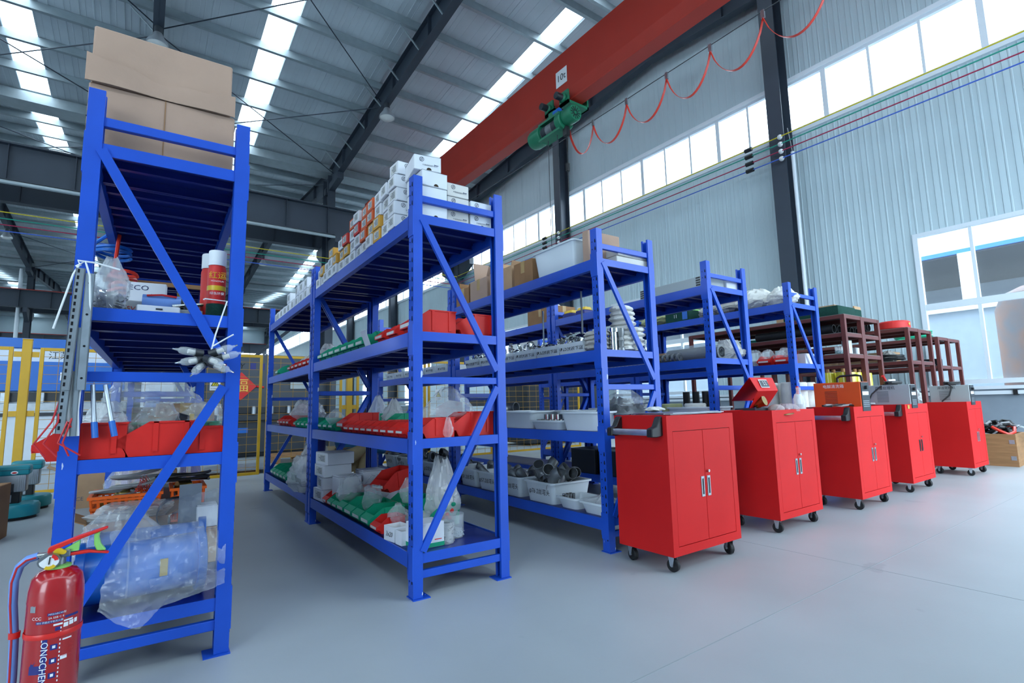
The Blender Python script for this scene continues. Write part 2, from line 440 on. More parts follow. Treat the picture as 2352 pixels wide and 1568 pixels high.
# wall columns (H section), pipes on them
def hcol(z0, z1, d=.36, w_=.30, t=.014):
    b = MB(); b.box(0, -w_/2, z0, t, w_/2, z1); b.box(d-t, -w_/2, z0, d, w_/2, z1); b.box(t, -t/2, z0, d-t, t/2, z1); return b
for i, yy in enumerate(CY[:7]):
    if i in (0, 3, 6): continue
    t = thing('wall_column', ['dark steel wall column right of the crane with white conduit', 'dark steel wall column behind the crane hoist', 'dark wall column past the middle row', 'farthest dark wall column of the gable'][[1, 2, 4, 5].index(i)], 'column', (WX-.42, yy, 0))
    part('shaft', hcol(0, roof_z(yy)-.75), 'frame_dark', t)
    part('base_plate', MB().box(-.04, -.2, 0, .40, .2, .02), 'frame_dark', t)
cd = thing('conduit', 'white conduit pipe running up the dark wall column', 'pipe', (WX-.36, 4.60, 0)); part('pipe', MB().cyl((0, 0, 0), (0, 0, 5.75), .035), 'frame_white', cd); part('cable', MB().tube([(0, 0, 5.7), (.01, .03, 6.0), (.05, .08, 6.3)], .008), 'wire_grey', cd)
ra = thing('wall_rail', 'long white conduit rail under the large window', 'rail', (0, 0, 0)); part('rail', MB().box(WX-.06, -2.3, .90, WX, 18, .955), 'frame_white', ra); part('clip', MB().box(WX-.075, 1.9, .885, WX, 1.95, .965), 'black_plastic', ra)
# coloured conductor wires on the wall
WIRES = [('wire_yellow', 'yellow', 6.07), ('wire_green', 'green', 5.92), ('wire_crimson', 'crimson', 5.77), ('wire_blue', 'blue', 5.62)]
for m, c, z in WIRES:
    t = thing('conductor_wire', '%s conductor wire strung along the gable wall' % c, 'wire', (WX-.55, 0, z), group='coloured wires along the gable wall')
    part('wire', MB().cyl((0, -2.3, 0), (0, 17.6, 0), .011, 6), m, t)
    for yy in (4.86, 11.6):
        part('insulator', MB().sph((0.02, yy-.12, 0), .05, 10, 6), 'porcelain', t); part('cord_clamp', MB().cyl((0, yy+.45, 0), (0, yy+.6, 0), .045, 8), 'black_plastic', t)
# ---- far, left and back walls
def plain_wall(name, label, boxes): return struct(name, boxes, 'wall_sheet', label=label)
b = MB().box(XL, 58.7, 0, WX, 58.9, ZS0).box(XL, 58.7, ZS1, WX, 58.9, 10.4)
wf = plain_wall('wall_far', 'pale far wall of the hall with a high window strip', b)
window_far = struct('window_%d' % (WN[0]+1), MB().box(XL, 58.72, ZS0, WX, 58.8, ZS0+.06).box(XL, 58.72, ZS1-.06, WX, 58.8, ZS1), 'frame_white', label='high window strip across the far wall'); WN[0] += 1
for k in range(24): part('mullion', MB().box(XL+k*1.04, 58.72, ZS0, XL+k*1.04+.06, 58.8, ZS1), 'frame_white', window_far)
part('glass_pane', MB().box(XL, 58.76, ZS0+.06, WX, 58.765, ZS1-.06), 'pane', window_far)
plain_wall('wall_left', 'pale ribbed wall far out on the left', MB().box(XL-.2, -2.4, 0, XL, 58.9, ZS0).box(XL-.2, -2.4, ZS1, XL, 58.9, 10.4))
GX0, GX1, GZ = 4.4, 9.9, 4.6
HX0, HX1 = -9.5, -4.0  # unseen gate openings, added and sized to light the racks and cabinets
plain_wall('wall_back', 'wall behind the viewer with two open gates added to let light in', MB().box(XL, -2.6, 0, HX0, -2.4, ZS0).box(HX1, -2.6, 0, GX0, -2.4, ZS0).box(HX0, -2.6, GZ, HX1, -2.4, ZS0).box(GX1, -2.6, 0, WX+.25, -2.4, ZS0).box(GX0, -2.6, GZ, GX1, -2.4, ZS0).box(XL, -2.6, ZS1, WX+.25, -2.4, 9.5))
portal(((GX0+GX1)/2, -2.7, GZ/2), (PI/2, 0, 0), GX1-GX0, GZ)
portal(((HX0+HX1)/2, -2.7, GZ/2), (PI/2, 0, 0), HX1-HX0, GZ)
portal((0, -2.7, (ZS0+ZS1)/2), (PI/2, 0, 0), 20, ZS1-ZS0)

# ---- roof: ribbed sheets, skylight strips, purlins, rafters
SKYX = [(7.85, 8.47), (1.95, 2.58), (-3.02, -2.42), (-8.1, -7.5)]
def shear(sgn): return Matrix(((1, 0, 0, 0), (0, sgn, 0, 0), (0, -SL, 1, 0), (0, 0, 0, 1)))
def roof_sheet_me(sgn):
    prof = [(0, 0)]
    for i in range(4):
        x = i*.25; prof += [(x+.006, -.012), (x+.03, -.012), (x+.036, 0), (x+.12, 0), (x+.124, -.005), (x+.135, -.005), (x+.139, 0)]
    prof.append((1, 0)); M = shear(sgn); vs = []; fs = []; m = len(prof)
    for y in (0, HALF+.02):
        for x, d in prof: vs.append(M @ Vector((x, y, d)))
    for i in range(m-1): fs.append((i, i+1, m+i+1, m+i))
    b = MB().add(vs, fs); b.add([M @ Vector(p) for p in ((0, 0, .06), (1, 0, .06), (1, HALF, .06), (0, HALF, .06))], [(0, 1, 2, 3)])
    return b.mesh('roof_sheet', smooth=20)
def sk_me(sgn): return MB().box(0, .45, .0, 1, HALF-.25, .004, M=shear(sgn)).mesh('skylight', smooth=0)
def sk_end(sgn): return MB().box(0, 0, .0, 1, .45, .004, M=shear(sgn)).box(0, HALF-.25, 0, 1, HALF+.02, .004, M=shear(sgn)).mesh('skylight_end', smooth=0)
def rafter_me(sgn):
    M = shear(sgn); b = MB(); top, bot = -.20, -.78
    b.box(-.006, 0, bot, .006, HALF, top, M=M); b.box(-.10, 0, top-.014, .10, HALF, top, M=M); b.box(-.10, 0, bot, .10, HALF, bot+.016, M=M)
    for k in range(1, 5): b.box(-.095, k*2.1, bot, .095, k*2.1+.012, top, M=M)
    b.box(-.1, HALF-1.3, bot-.22, .1, HALF-.1, bot, M=M)
    return b.mesh('rafter', smooth=0)
ceil = struct('ceiling', MB().box(XL, RIDGE-.25, ZR-.02, WX, RIDGE+.25, ZR+.02).box(XL, RIDGE+2*HALF-.25, ZR-.02, WX, RIDGE+2*HALF+.25, ZR+.02).box(XL, RIDGE+4*HALF-.25, ZR-.02, WX, RIDGE+4*HALF+.25, ZR+.02), 'roof_sheet', label='pitched ribbed metal roof with skylight strips')
edges = [XL]
for a, b_ in sorted(SKYX): edges += [a, b_]
edges.append(WX+.25)
segs = [(edges[i], edges[i+1]) for i in range(0, len(edges), 2)]
PUR = MB().box(XL, -.03, -.20, WX, .03, -.01).box(XL, -.03, -.205, WX, .06, -.195).mesh('purlin', smooth=0)
for s in range(3):
    yr = RIDGE+s*2*HALF
    for sgn in (1, -1):
        R_ = cached(('roof', sgn), lambda: roof_sheet_me(sgn))
        for x0, x1 in segs:
            n = max(1, round(x1-x0))
            for k in range(n):
                o = part('roof_sheet', R_, 'roof_sheet', ceil, (x0+(x1-x0)*k/n, yr, ZR)); o.scale = ((x1-x0)/n, 1, 1)
        for x0, x1 in SKYX:
            o = part('skylight', cached(('sk', sgn), lambda: sk_me(sgn)), 'skylight_sheet', ceil, (x0, yr, ZR)); o.scale = (x1-x0, 1, 1)
            o = part('skylight_edge', cached(('ske', sgn), lambda: sk_end(sgn)), 'roof_sheet', ceil, (x0, yr, ZR)); o.scale = (x1-x0, 1, 1)
            if s == 0: portal(((x0+x1)/2, yr+sgn*(HALF/2+.1), ZR-SL*HALF/2+.12), (0, 0, 0), x1-x0, HALF-.8)
        for k in range(9):
            d = .22+1.22*k
            if d > HALF: d = HALF-.1
            part('purlin', PUR, 'purlin_steel', ceil, (0, yr+sgn*d, ZR-SL*d))
        for x in FX_:
            part('rafter', cached(('raf', sgn), lambda: rafter_me(sgn)), 'frame_dark', ceil, (x, yr, ZR))
def rz(y): return roof_z(y)-.45
for x0, x1 in ((-.11, 5.1), (-5.3, -.11)):
    for ya, yb in ((8.2, 13.2), (13.4, 17.6), (18.6, 23), (33, 38)):
        part('brace_rod', MB().cyl((x0, ya, rz(ya)), (x1, yb, rz(yb)), .014, 6), 'frame_dark', ceil)
        part('brace_rod', MB().cyl((x0, yb, rz(yb)-.05), (x1, ya, rz(ya)-.05), .014, 6), 'frame_dark', ceil)
for x in (5.1, -.11):
    for k in range(1, 8):
        yk = RIDGE+.22+1.22*k
        part('knee_brace', MB().bar((x, yk, rz(yk)-.3), (x-.55, yk, rz(yk)+.22), .03, .03), 'purlin_steel', ceil)
for i in (1, 2, 3):
    part('valley_gutter', MB().box(XL, ROWS[i]-.3, ZR-SL*HALF-.32, WX, ROWS[i]+.3, ZR-SL*HALF-.06), 'purlin_steel', ceil)
# ---- main column rows with brackets; crane runway beams
def main_col(row, x, label):
    y = ROWS[row]; t = thing('steel_column', label, 'column', (x, y, 0))
    b = MB(); b.box(-.13, -.30, 0, .13, -.282, 9.1).box(-.13, .282, 0, .13, .30, 9.1).box(-.008, -.282, 0, .008, .282, 9.1)
    part('shaft', b, 'frame_dark', t)
    for sg in (-1, 1):
        b = MB().prism([(sg*.30, 6.0), (sg*.30, 6.70), (sg*1.15, 6.70), (sg*1.15, 6.45)], -.09, .09, 'x')
        part('bracket', b, 'frame_dark', t)
    part('base_plate', MB().box(-.22, -.4, 0, .22, .4, .03), 'frame_dark', t)
    return t
names = {1: 'middle', 2: 'second', 3: 'far'}
for row in (1, 2, 3):
    for k, x in enumerate(FX_):
        main_col(row, x, 'dark steel column of the %s row, %s' % (names[row], ['against the gable wall', 'seen over the white screw boxes', 'in the centre', 'left of centre', 'farthest left'][k]))
def runway(y, label, rail='dark_steel', z0=6.72, z1=7.66):
    t = thing('runway_beam', label, 'beam', (0, y, 0))
    part('web', MB().box(XL, -.008, z0, WX-.4, .008, z1), 'frame_dark', t); part('top_flange', MB().box(XL, -.17, z1-.02, WX-.4, .17, z1), 'frame_dark', t); part('bottom_flange', MB().box(XL, -.13, z0, WX-.4, .13, z0+.02), 'frame_dark', t)
    part('rail', MB().box(XL, -.04, z1, WX-.4, .04, z1+.07), rail, t)
    x = XL+.6
    while x < WX-.6:
        part('stiffener', cached('stiff', lambda: MB().box(-.006, -.12, 6.74, .006, .12, 7.64).mesh('stiffener', smooth=0)), 'frame_dark', t, (x, 0, 0)); x += 1.3
    return t
runway(17.2, 'dark crane runway beam crossing behind the racks')
runway(19.0, 'dark crane runway beam on the far side of the middle columns')
runway(37.5, 'far crane runway beam with a red rail', 'crane_red')
runway(39.3, 'crane runway beam of the last bay, near side')
runway(57.6, 'farthest crane runway beam before the far wall', 'crane_red')
part('lower_flange_pipe', MB().cyl((XL, 17.0, 6.62), (WX-.5, 17.0, 6.62), .05, 10), 'purlin_steel', bpy.data.objects['runway_beam'], (0, -17.2, 0))
for m, c, z in [('wire_yellow', 'yellow', 6.03), ('wire_green', 'green', 5.86), ('wire_crimson', 'crimson', 5.70), ('wire_blue', 'blue', 5.54)]:
    t = thing('conductor_wire', '%s conductor wire below the middle runway beam' % c, 'wire', (0, 17.6, z), group='coloured wires below the runway'); part('wire', MB().cyl((XL, 0, 0), (WX-.6, 0, 0), .014, 6), m, t)
for m, c, z in [('wire_yellow', 'yellow', 6.1), ('wire_crimson', 'crimson', 5.7), ('wire_blue', 'blue', 5.5)]:
    t = thing('conductor_wire', 'far %s conductor wire near the last column row' % c, 'wire', (0, 56.6, z), group='coloured wires of the last bay'); part('wire', MB().cyl((XL, 0, 0), (WX-.6, 0, 0), .02, 5), m, t)
# knee bracing under the far runway
for i, x in enumerate((-4.9, 5.5)):
    t = thing('portal_brace', 'dark diagonal brace beside the far column, %s' % ('left one' if i == 0 else 'right one'), 'brace', (.2, 37.95, 0))
    part('strut', MB().bar((x, 0, 4.2), (x+4.2, 0, 8.0), .25, .2), 'frame_dark', t); part('strut', MB().bar((x, 0, 4.4), (x+4.4, 0, 1.0), .25, .2), 'frame_dark', t)
for row in (1, 2):
    for i, x in enumerate((-4.9,)):
        t = thing('downpipe', 'pale round downpipe beside the %s column row' % names[row], 'pipe', (x-.75, ROWS[row]-.55, 0)); part('pipe', MB().cyl((0, 0, 0), (0, 0, 8.9), .09), 'frame_white', t)
# ---- bridge crane, hoist, festoon cable
GXc, G0, G1 = 7.36, 7.40, 8.62
t = thing('bridge_crane', 'red ten tonne bridge crane girder under the roof', 'crane', (GXc, 0, 0))
part('girder', MB().box(-.16, -1.6, G0+.30, .16, 17.0, G1), 'crane_red', t)
part('lower_web', MB().box(-.03, -1.6, G0+.03, .03, 16.9, G0+.30), 'crane_red', t)
part('lower_flange', MB().box(-.16, -1.6, G0, .16, 16.9, G0+.035), 'crane_red', t)
part('end_truck', MB().box(-1.2, 17.0, 7.735, 1.2, 17.4, 8.15), 'crane_red', t)
part('side_skirt', MB().add([(-.16, -1.6, G0+.30), (-.16, 16.9, G0+.30), (-.10, 16.9, G0+.035), (-.10, -1.6, G0+.035)], [(0, 1, 2, 3)]).add([(-.16, -1.6, G0+.3), (-.16, 16.9, G0+.3), (-.12, 16.9, G0+.3), (-.12, -1.6, G0+.3)], [(0, 1, 2, 3)]), 'crane_red', t)
pl = part('capacity_plate', MB().box(-.172, 7.74, 7.88, -.165, 8.10, 8.25), 'sign_white', t)
part('lettering', text_me('10t', .22), 'print_black', pl, (-.176, 7.92, 8.06), FX)
h = thing('electric_hoist', 'green electric wire rope hoist hanging below the red girder', 'hoist', (GXc, 7.95, 0))
hz = 6.90
TOY = Matrix.Rotation(PI/2, 3, 'X')               # lathe axis towards -Y
part('drum_frame', MB().lathe([(.20, 0), (.215, .02), (.215, .16), (.20, .18)], 24, (-.30, -.10, hz), TOY).lathe([(.20, 0), (.215, .02), (.215, .16), (.20, .18)], 24, (-.30, .62, hz), TOY).box(-.44, -.2, hz+.15, -.16, .5, hz+.20).box(-.44, -.2, hz-.20, -.16, .5, hz-.15), 'hoist_green', h)
part('gear_case', MB().lathe([(.215, 0), (.215, .16), (.19, .24), (.10, .30)], 24, (-.30, .60, hz), Matrix.Rotation(-PI/2, 3, 'X')), 'hoist_green', h)
part('motor', MB().lathe([(.16, 0), (.18, .03), (.18, .26), (.165, .30)], 24, (-.30, -.27, hz+.03), TOY), 'hoist_green', h)
part('rope_drum', MB().cyl((-.30, -.1, hz), (-.30, .45, hz), .145, 20), 'stainless_dull', h)
part('drum_band', MB().cyl((-.30, -.08, hz), (-.30, .08, hz), .15, 20).cyl((-.30, .28, hz), (-.30, .42, hz), .15, 20), 'dark_steel', h)
gr = MB()
for k in range(12): gr.bar((-.30+.04*math.cos(k*PI/6), -.574, hz+.03+.04*math.sin(k*PI/6)), (-.30+.135*math.cos(k*PI/6), -.574, hz+.03+.135*math.sin(k*PI/6)), .016, .006, (0, 1, 0))
gp = part('motor_grille', gr.mesh(smooth=0), 'panel_dark', h); gp['kind'] = 'stuff'
part('plate', MB().cyl((-.36, -.16, hz+.24), (-.36, .0, hz+.24), .08, 14), 'machine_blue', h)
for yy in (.28, -.22):
    tr = part('trolley', MB().box(-.30, yy-.14, G0-.12, .30, yy+.14, G0-.06).box(-.30, yy-.14, G0-.12, -.26, yy+.14, G0+.18).box(.26, yy-.14, G0-.12, .30, yy+.14, G0+.18), 'hoist_green', h)
    part('travel_motor', MB().cyl((-.52, yy, G0+.02), (-.30, yy, G0+.02), .075, 14), 'panel_dark', tr); part('gear_box', MB().sph((-.33, yy, G0+.02), .10, 12, 8, (.6, 1, 1)), 'hoist_green', tr); part('wheel', MB().cyl((-.26, yy, G0+.08), (-.17, yy, G0+.08), .07, 14), 'dark_steel', tr)
part('hanger', MB().box(-.34, .05, hz+.18, -.26, .25, G0-.06).box(-.34, .05, G0-.12, .1, .25, G0-.07), 'hoist_green', h)
for yy in (.02, .33): part('rope', MB().cyl((-.30, yy, hz-.15), (-.30, yy, 1.9), .008, 6), 'dark_steel', h)
part('limit_switch', MB().box(-.36, -.34, hz-.36, -.26, -.22, hz-.17), 'black_plastic', h)
part('pendant_cable', MB().tube([(-.31, -.28, hz-.3), (-.31, -.28, 5.6), (-.32, -.28, 4.2), (-.3, -.28, 2.2)], .008, 6), 'wire_black', h)
part('pendant_clip', MB().box(-.34, -.31, 5.75, -.28, -.25, 5.92), 'black_plastic', h)
fe = thing('festoon_cable', 'looping red festoon cable along the crane girder', 'cable', (8.05, 0, 0))
part('guide_wire', MB().cyl((0, -2, 7.28), (0, 17.3, 7.28), .008, 6), 'dark_steel', fe)
YS = [7.85, 6.85, 5.82, 4.86, 3.88, 2.85, 1.9]
for k in range(len(YS)):
    part('hanger', MB().box(-.02, YS[k]-.03, 7.16, .02, YS[k]+.03, 7.30), 'galv', fe)
    if k < len(YS)-1:
        a, b = YS[k], YS[k+1]; pts = []
        for i in range(15):
            s_ = i/14; pts.append((0, a+(b-a)*s_, 7.16-.62*(1-(2*s_-1)**2)**.8))
        part('cable_loop', MB().strip(pts, .05, .008, (1, 0, 0)), 'hose_red', fe)
pts = [(.0+(-.95*s_), 7.85-.20*s_, 7.16-.62*(1-(2*s_-1)**2)**.8-.45*s_) for s_ in [i/12 for i in range(13)]]
part('cable_loop', MB().strip(pts, .05, .008, (0, 1, 0)), 'hose_red', fe)
# ---- high bay lamps
def lamp(x, y, z, label):
    t = thing('high_bay_lamp', label, 'lamp', (x, y, z), group='high bay lamps')
    part('shade', cached('lsh', lambda: MB().lathe([(.06, .30), (.09, .26), (.11, .2), (.20, .06), (.21, .0), (.195, .0), (.1, .19)], 24, cap=False).mesh('shade')), 'lamp_shade', t)
    part('lens', cached('lgl', lambda: MB().lathe([(.195, .01), (.15, -.03), (.02, -.05)], 24).mesh('lens')), 'lamp_glass', t)
    part('ballast', cached('lba', lambda: MB().cyl((0, 0, .28), (0, 0, .48), .075).cyl((0, 0, .48), (0, 0, .62), .015, 8).mesh('ballast')), 'dark_steel', t)
lamp(5.1, 12.75, 8.80, 'round high bay lamp on the rafter left of the red girder')
lamp(-.11, 12.75, 8.80, 'round high bay lamp above the big carton')
lamp(-5.3, 31.5, 8.9, 'far round lamp at the left edge below the wires')
lamp(-.11, 33.5, 8.7, 'far round lamp between the carton rack and the column')
lamp(5.1, 30.5, 8.9, 'far round lamp seen left of the screw boxes')
# ------------------------------------------------------------------ blue racks
ROT = -rad(1.4633)
def rack(label, loc, H=2.1, D=.53, L=2.1, n_deck=7, group='blue steel racks in rows'):
    s = H/2.1; SH = [.205*s, .745*s, 1.28*s, 1.895*s]; K = (round(H, 2), D, L)
    t = thing('storage_rack', label, 'rack', loc, ROT, group)
    def post_me(side):
        b = MB(); W_, P_, th = .05, .058, .005
        sg = 1 if side == 0 else -1
        def bx(x0, y0, x1, y1): b.box(min(sg*x0, sg*x1), y0, 0.006, max(sg*x0, sg*x1), y1, H)
        bx(0, 0, th, P_); bx(th, 0, W_, th); bx(th, P_-th, W_, P_); bx(W_-th, th, W_, .014); bx(W_-th, P_-.014, W_, P_-th)
        return b.mesh('post', smooth=0)
    def slot_me(side):
        b = MB(); x = -.0012 if side == 0 else .0012; z = .07
        while z < H-.06:
            b.prism([(.010, z), (.017, z), (.019, z+.009), (.016, z+.024), (.012, z+.024), (.0095, z+.009)], x-.0006, x+.0006, 'x')
            b.box(x-.0006, .039, z+.006, x+.0006, .044, z+.013); z += .0505
        return b.mesh('slots', smooth=0)
    def foot_me(sg): return MB().box(-.004, -.012, 0, .085, .07, .005).cyl((.07, .03, .005), (.07, .03, .010), .007, 8).mesh('foot')
    def beam_me(h=.072):
        b = MB(); b.prism([(0, -h), (.034, -h), (.034, -.018), (.026, -.018), (.026, .0), (0, .0)], .06, L-.06, 'y')
        for y0 in (0, L-.06): b.box(-.004, y0, -.12, 0, y0+.06, .035)
        b.box(-.004, .052, -.10, .0, .064, .0); b.box(-.004, L-.064, -.10, 0, L-.052, .0)
        return b.mesh('beam', smooth=0)
    W = D-.01; step = (L-.01)/n_deck
    def deck_me():
        b = MB(); w_ = step-.004; r = .045*s
        b.box(0, 0, -.0025, W, w_, 0); b.box(0, 0, -r, W, .0025, -.0025); b.box(0, w_-.0025, -r, W, w_, -.0025); b.box(0, w_*.5-.012, -.03, W, w_*.5+.012, -.0025)
        b.box(0, .0025, -r, W, .014, -r+.0025); b.box(0, w_-.014, -r, W, w_-.0025, -r+.0025)
        return b.mesh('deck_panel', smooth=0)
    for sx in (0, 1):
        for sy in (0, 1):
            me = cached(('post', K, sx), lambda: post_me(sx)); x = 0 if sx == 0 else D
            p = part('post', me, 'rack_blue_worn', t, (x, 0 if sy == 0 else L-.058, 0))
            part('slot_row', cached(('slot', K, sx), lambda: slot_me(sx)), 'slot_black', p)['kind'] = 'stuff'
            f = part('foot_plate', cached(('foot', sx), lambda: foot_me(1)), 'rack_blue', t, (x, 0 if sy == 0 else L, 0), (0, 0, 0 if sy == 0 else PI) if sx == 0 else (0, 0, 0 if sy == 0 else PI))
            if sx == 1 and sy == 0: f.location.x = D-.08
            if sx == 0 and sy == 1: f.location.x = .08
    for z in SH:
        part('beam', cached(('beam', K), beam_me), 'rack_blue', t, (0, 0, z))
        part('beam', cached(('beam', K), beam_me), 'rack_blue', t, (D, L, z), (0, 0, PI))
        for k in range(n_deck): part('deck_panel', cached(('deck', K), deck_me), 'rack_deck', t, (.005, .005+k*step, z))
        for yy in (.0565, L-.0615): part('end_rail', cached(('erail', K), lambda: MB().box(.05, 0, -.046*s, D-.05, .004, .001).mesh('end_rail', smooth=0)), 'rack_blue', t, (0, yy-.052 if yy < 1 else yy+.052, z))
    st = cached(('strut', K), lambda: MB().box(.048, -.012, -.018, D-.048, .012, .018).mesh('strut', bev=.002))
    up = cached(('bru', K), lambda: MB().bar((.048, 0, 1.87*s), (D-.055, 0, 1.09*s), .034, .018, (0, 1, 0)).mesh('brace', smooth=0))
    lo = cached(('brl', K), lambda: MB().bar((D-.055, 0, 1.0*s), (.05, 0, .215*s), .034, .018, (0, 1, 0)).mesh('brace', smooth=0))
    for yy in (.02, L-.02):
        for z in (1.983, 1.034, .107): part('strut', st, 'rack_blue', t, (0, yy, z*s))
        part('brace', up, 'rack_blue', t, (0, yy-.016 if yy < 1 else yy+.016, 0)); part('brace', lo, 'rack_blue', t, (0, yy-.016 if yy < 1 else yy+.016, 0))
    return t
class RK:
    def __init__(s, x, y, H, D, L): s.x, s.y, s.H, s.D, s.L = x, y, H, D, L; k = H/2.1; s.sh = [.205*k, .745*k, 1.28*k, 1.895*k]
    def P(s, x, y, z):
        c, n = math.cos(ROT), math.sin(ROT); return (s.x+c*x-n*y, s.y+n*x+c*y, z)
    def on(s, x, y, k, dz=0): return s.P(x, y, s.sh[k-1]+.001+dz)
    def nxt(s, gap=.03): p = s.P(0, s.L+gap, 0); return RK(p[0], p[1], s.H, s.D, s.L)
R1 = RK(-.215, 2.335, 2.1, .535, 2.1); R1b = R1.nxt()
R2 = RK(1.09, 2.36, 2.1, .545, 2.1); R2b = R2.nxt()
R3 = RK(2.35, 2.31, 2.035, .54, 2.02); R3b = R3.nxt()
R4 = RK(3.68, 2.40, 2.035, .55, 2.02); R4b = R4.nxt()
R5 = RK(5.08, 2.44, 2.035, .56, 2.02); R5b = R5.nxt()
for r, lab in ((R1, 'blue steel rack with the big carton on top, nearest the fire extinguisher'), (R1b, 'blue rack standing end to end behind the big carton rack'),
               (R2, 'blue steel rack topped with white screw boxes, second from the left'), (R2b, 'blue rack end to end behind the screw box rack'),
               (R3, 'third blue rack from the left, cartons and clear tub on top'), (R3b, 'blue rack end to end behind the third rack with cartons'),
               (R4, 'fourth blue rack from the left with a metal case on top'), (R4b, 'blue rack end to end behind the fourth rack, long carton on top'),
               (R5, 'rightmost blue rack with white fabric bundles on top'), (R5b, 'blue rack end to end behind the rightmost blue rack')):
    rack(lab, (r.x, r.y, 0), r.H, r.D, r.L)

# ------------------------------------------------------------------ stacking bins (front faces -X in local space, width along Y)
def bin_me(l, w_, h, t=.003):
    b = MB(); o = [(l*.16, 0), (l, 0), (l, h), (l*.40, h), (0, h*.46), (0, h*.30), (l*.10, h*.24)]
    b.prism(o, 0, t, 'y'); b.prism(o, w_-t, w_, 'y')
    b.box(l*.16, t, .0006, l-t, w_-t, t); b.box(l-t, t, .0006, l-.0004, w_-t, h)
    b.add([(l*.16, 0, 0), (l*.10, 0, h*.24), (l*.10, w_, h*.24), (l*.16, w_, 0), (l*.16+t, 0, 0), (l*.10+t, 0, h*.24), (l*.10+t, w_, h*.24), (l*.16+t, w_, 0)], [(0, 1, 2, 3), (7, 6, 5, 4), (0, 4, 5, 1), (3, 2, 6, 7), (1, 5, 6, 2)])
    b.box(.0006, t, h*.245, l*.11, w_-t, h*.27); b.box(.0006, t, h*.27, t, w_-t, h*.46); b.add([(0, 0, h*.46), (l*.16, 0, h*.66), (l*.16, w_, h*.66), (0, w_, h*.46)], [(0, 1, 2, 3)])
    b.box(l*.40, -.004, h-.006, l, .004, h); b.box(l*.40, w_-.004, h-.006, l, w_+.004, h); b.box(l-.006, -.004, h-.006, l+.004, w_+.004, h)
    for x in (l*.48, l*.86):
        for y0, y1 in ((-.004, 0), (w_, w_+.004)): b.box(x-.008, y0, h*.12, x+.008, y1, h)
    return b.mesh('bin', smooth=0)
BIN = {'s': (.155, .105, .075), 'm': (.19, .135, .10), 'l': (.255, .165, .125), 'g': (.165, .115, .085), 'G': (.22, .15, .115)}
def sbin(kind, color, label, loc, rot=ROT, group=None, card=True):
    l, w_, h = BIN[kind]; t = thing('storage_bin', label, 'bin', loc, rot, group)
    part('tray', cached(('bin', kind), lambda: bin_me(l, w_, h)), 'bin_'+color, t)
    if card: part('label_card', cached(('card', kind), lambda: MB().box(-.0015, w_*.12, h*.29, -.0003, w_*.88, h*.44).mesh('card', smooth=0)), 'paper_label', t)
    return t
def screw_fill(kind, loc, label, rot=ROT, m='screws', group=None):
    l, w_, h = BIN[kind]; c, n = math.cos(rot), math.sin(rot)
    x, y = l*.58, w_/2
    solo('loose_screws', cached(('scr', kind), lambda: heap_me(l*.72, w_*.88, h*.5, 3, 14)), m, label, 'screws', (loc[0]+c*x-n*y, loc[1]+n*x+c*y, loc[2]+.004), rot, group, 'stuff')
def row(kind, color, r, k, x, y0, n, label, group, step=None, fill=()):
    l, w_, h = BIN[kind]; step = step or w_+.012
    for i in range(n):
        L_ = r.on(x, y0+i*step, k); sbin(kind, color, label % ORD[i], L_, group=group)
        if i in fill: screw_fill(kind, L_, 'loose steel parts inside the '+(label % ORD[i]).split(' bin')[0]+' bin', group=group+' contents')
# second rack (white box rack)
row('s', 'red', R2, 2, .015, .17, 9, '%s small red bin from the front in the long row', 'small red bins in the long row', .118, (2, 5))
row('s', 'red', R2, 2, .20, .45, 5, '%s small red bin from the front, behind the long row', 'red bins behind the long row')
sbin('l', 'red', 'large red bin at the middle shelf end beside a clear bag', R2.on(.235, .05, 2)); sbin('m', 'red', 'red bin lying sideways on the middle shelf behind the front post', R2.on(.05, .03, 2))
sbin('l', 'red', 'large red bin between the long row and green bins', R2.on(.03, 1.28, 2))
row('g', 'green', R2, 2, .02, 1.52, 3, '%s green bin from the front, middle shelf, next to large red bin', 'green bins on the middle shelf', .15)
sbin('G', 'green', 'large green bin in the back row of the middle shelf', R2.on(.29, 1.05, 2)); sbin('G', 'green', 'second large green bin in the back row, under the bags', R2.on(.29, 1.55, 2))
row('g', 'green', R2b, 2, .02, .12, 4, '%s green bin from the double posts on the middle shelf', 'far green bins on the middle shelf', .165)
row('m', 'red', R2b, 2, .02, .95, 4, '%s red bin past the green bins on the far middle shelf', 'far red bins on the middle shelf', .155)
sbin('l', 'red', 'large red bin on the upper shelf at the rack end, left one', R2.on(.01, .05, 3)); sbin('l', 'red', 'large red bin on the upper shelf at the rack end, right one', R2.on(.27, .06, 3))
sbin('m', 'red', 'red bin behind the front post on the upper shelf', R2.on(.02, .30, 3)); sbin('m', 'red', 'last red bin before the white tag on the upper shelf', R2.on(.02, .49, 3))
row('G', 'green', R2, 3, .015, .84, 7, '%s green bin from the front on the upper shelf', 'green bins on the upper shelf', .165)
row('m', 'red', R2b, 3, .02, .10, 6, '%s red bin from the double posts on the far upper shelf', 'far red bins on the upper shelf', .17)
sbin('G', 'green', 'single green bin at the far end of the upper shelf', R2b.on(.02, 1.6, 3))
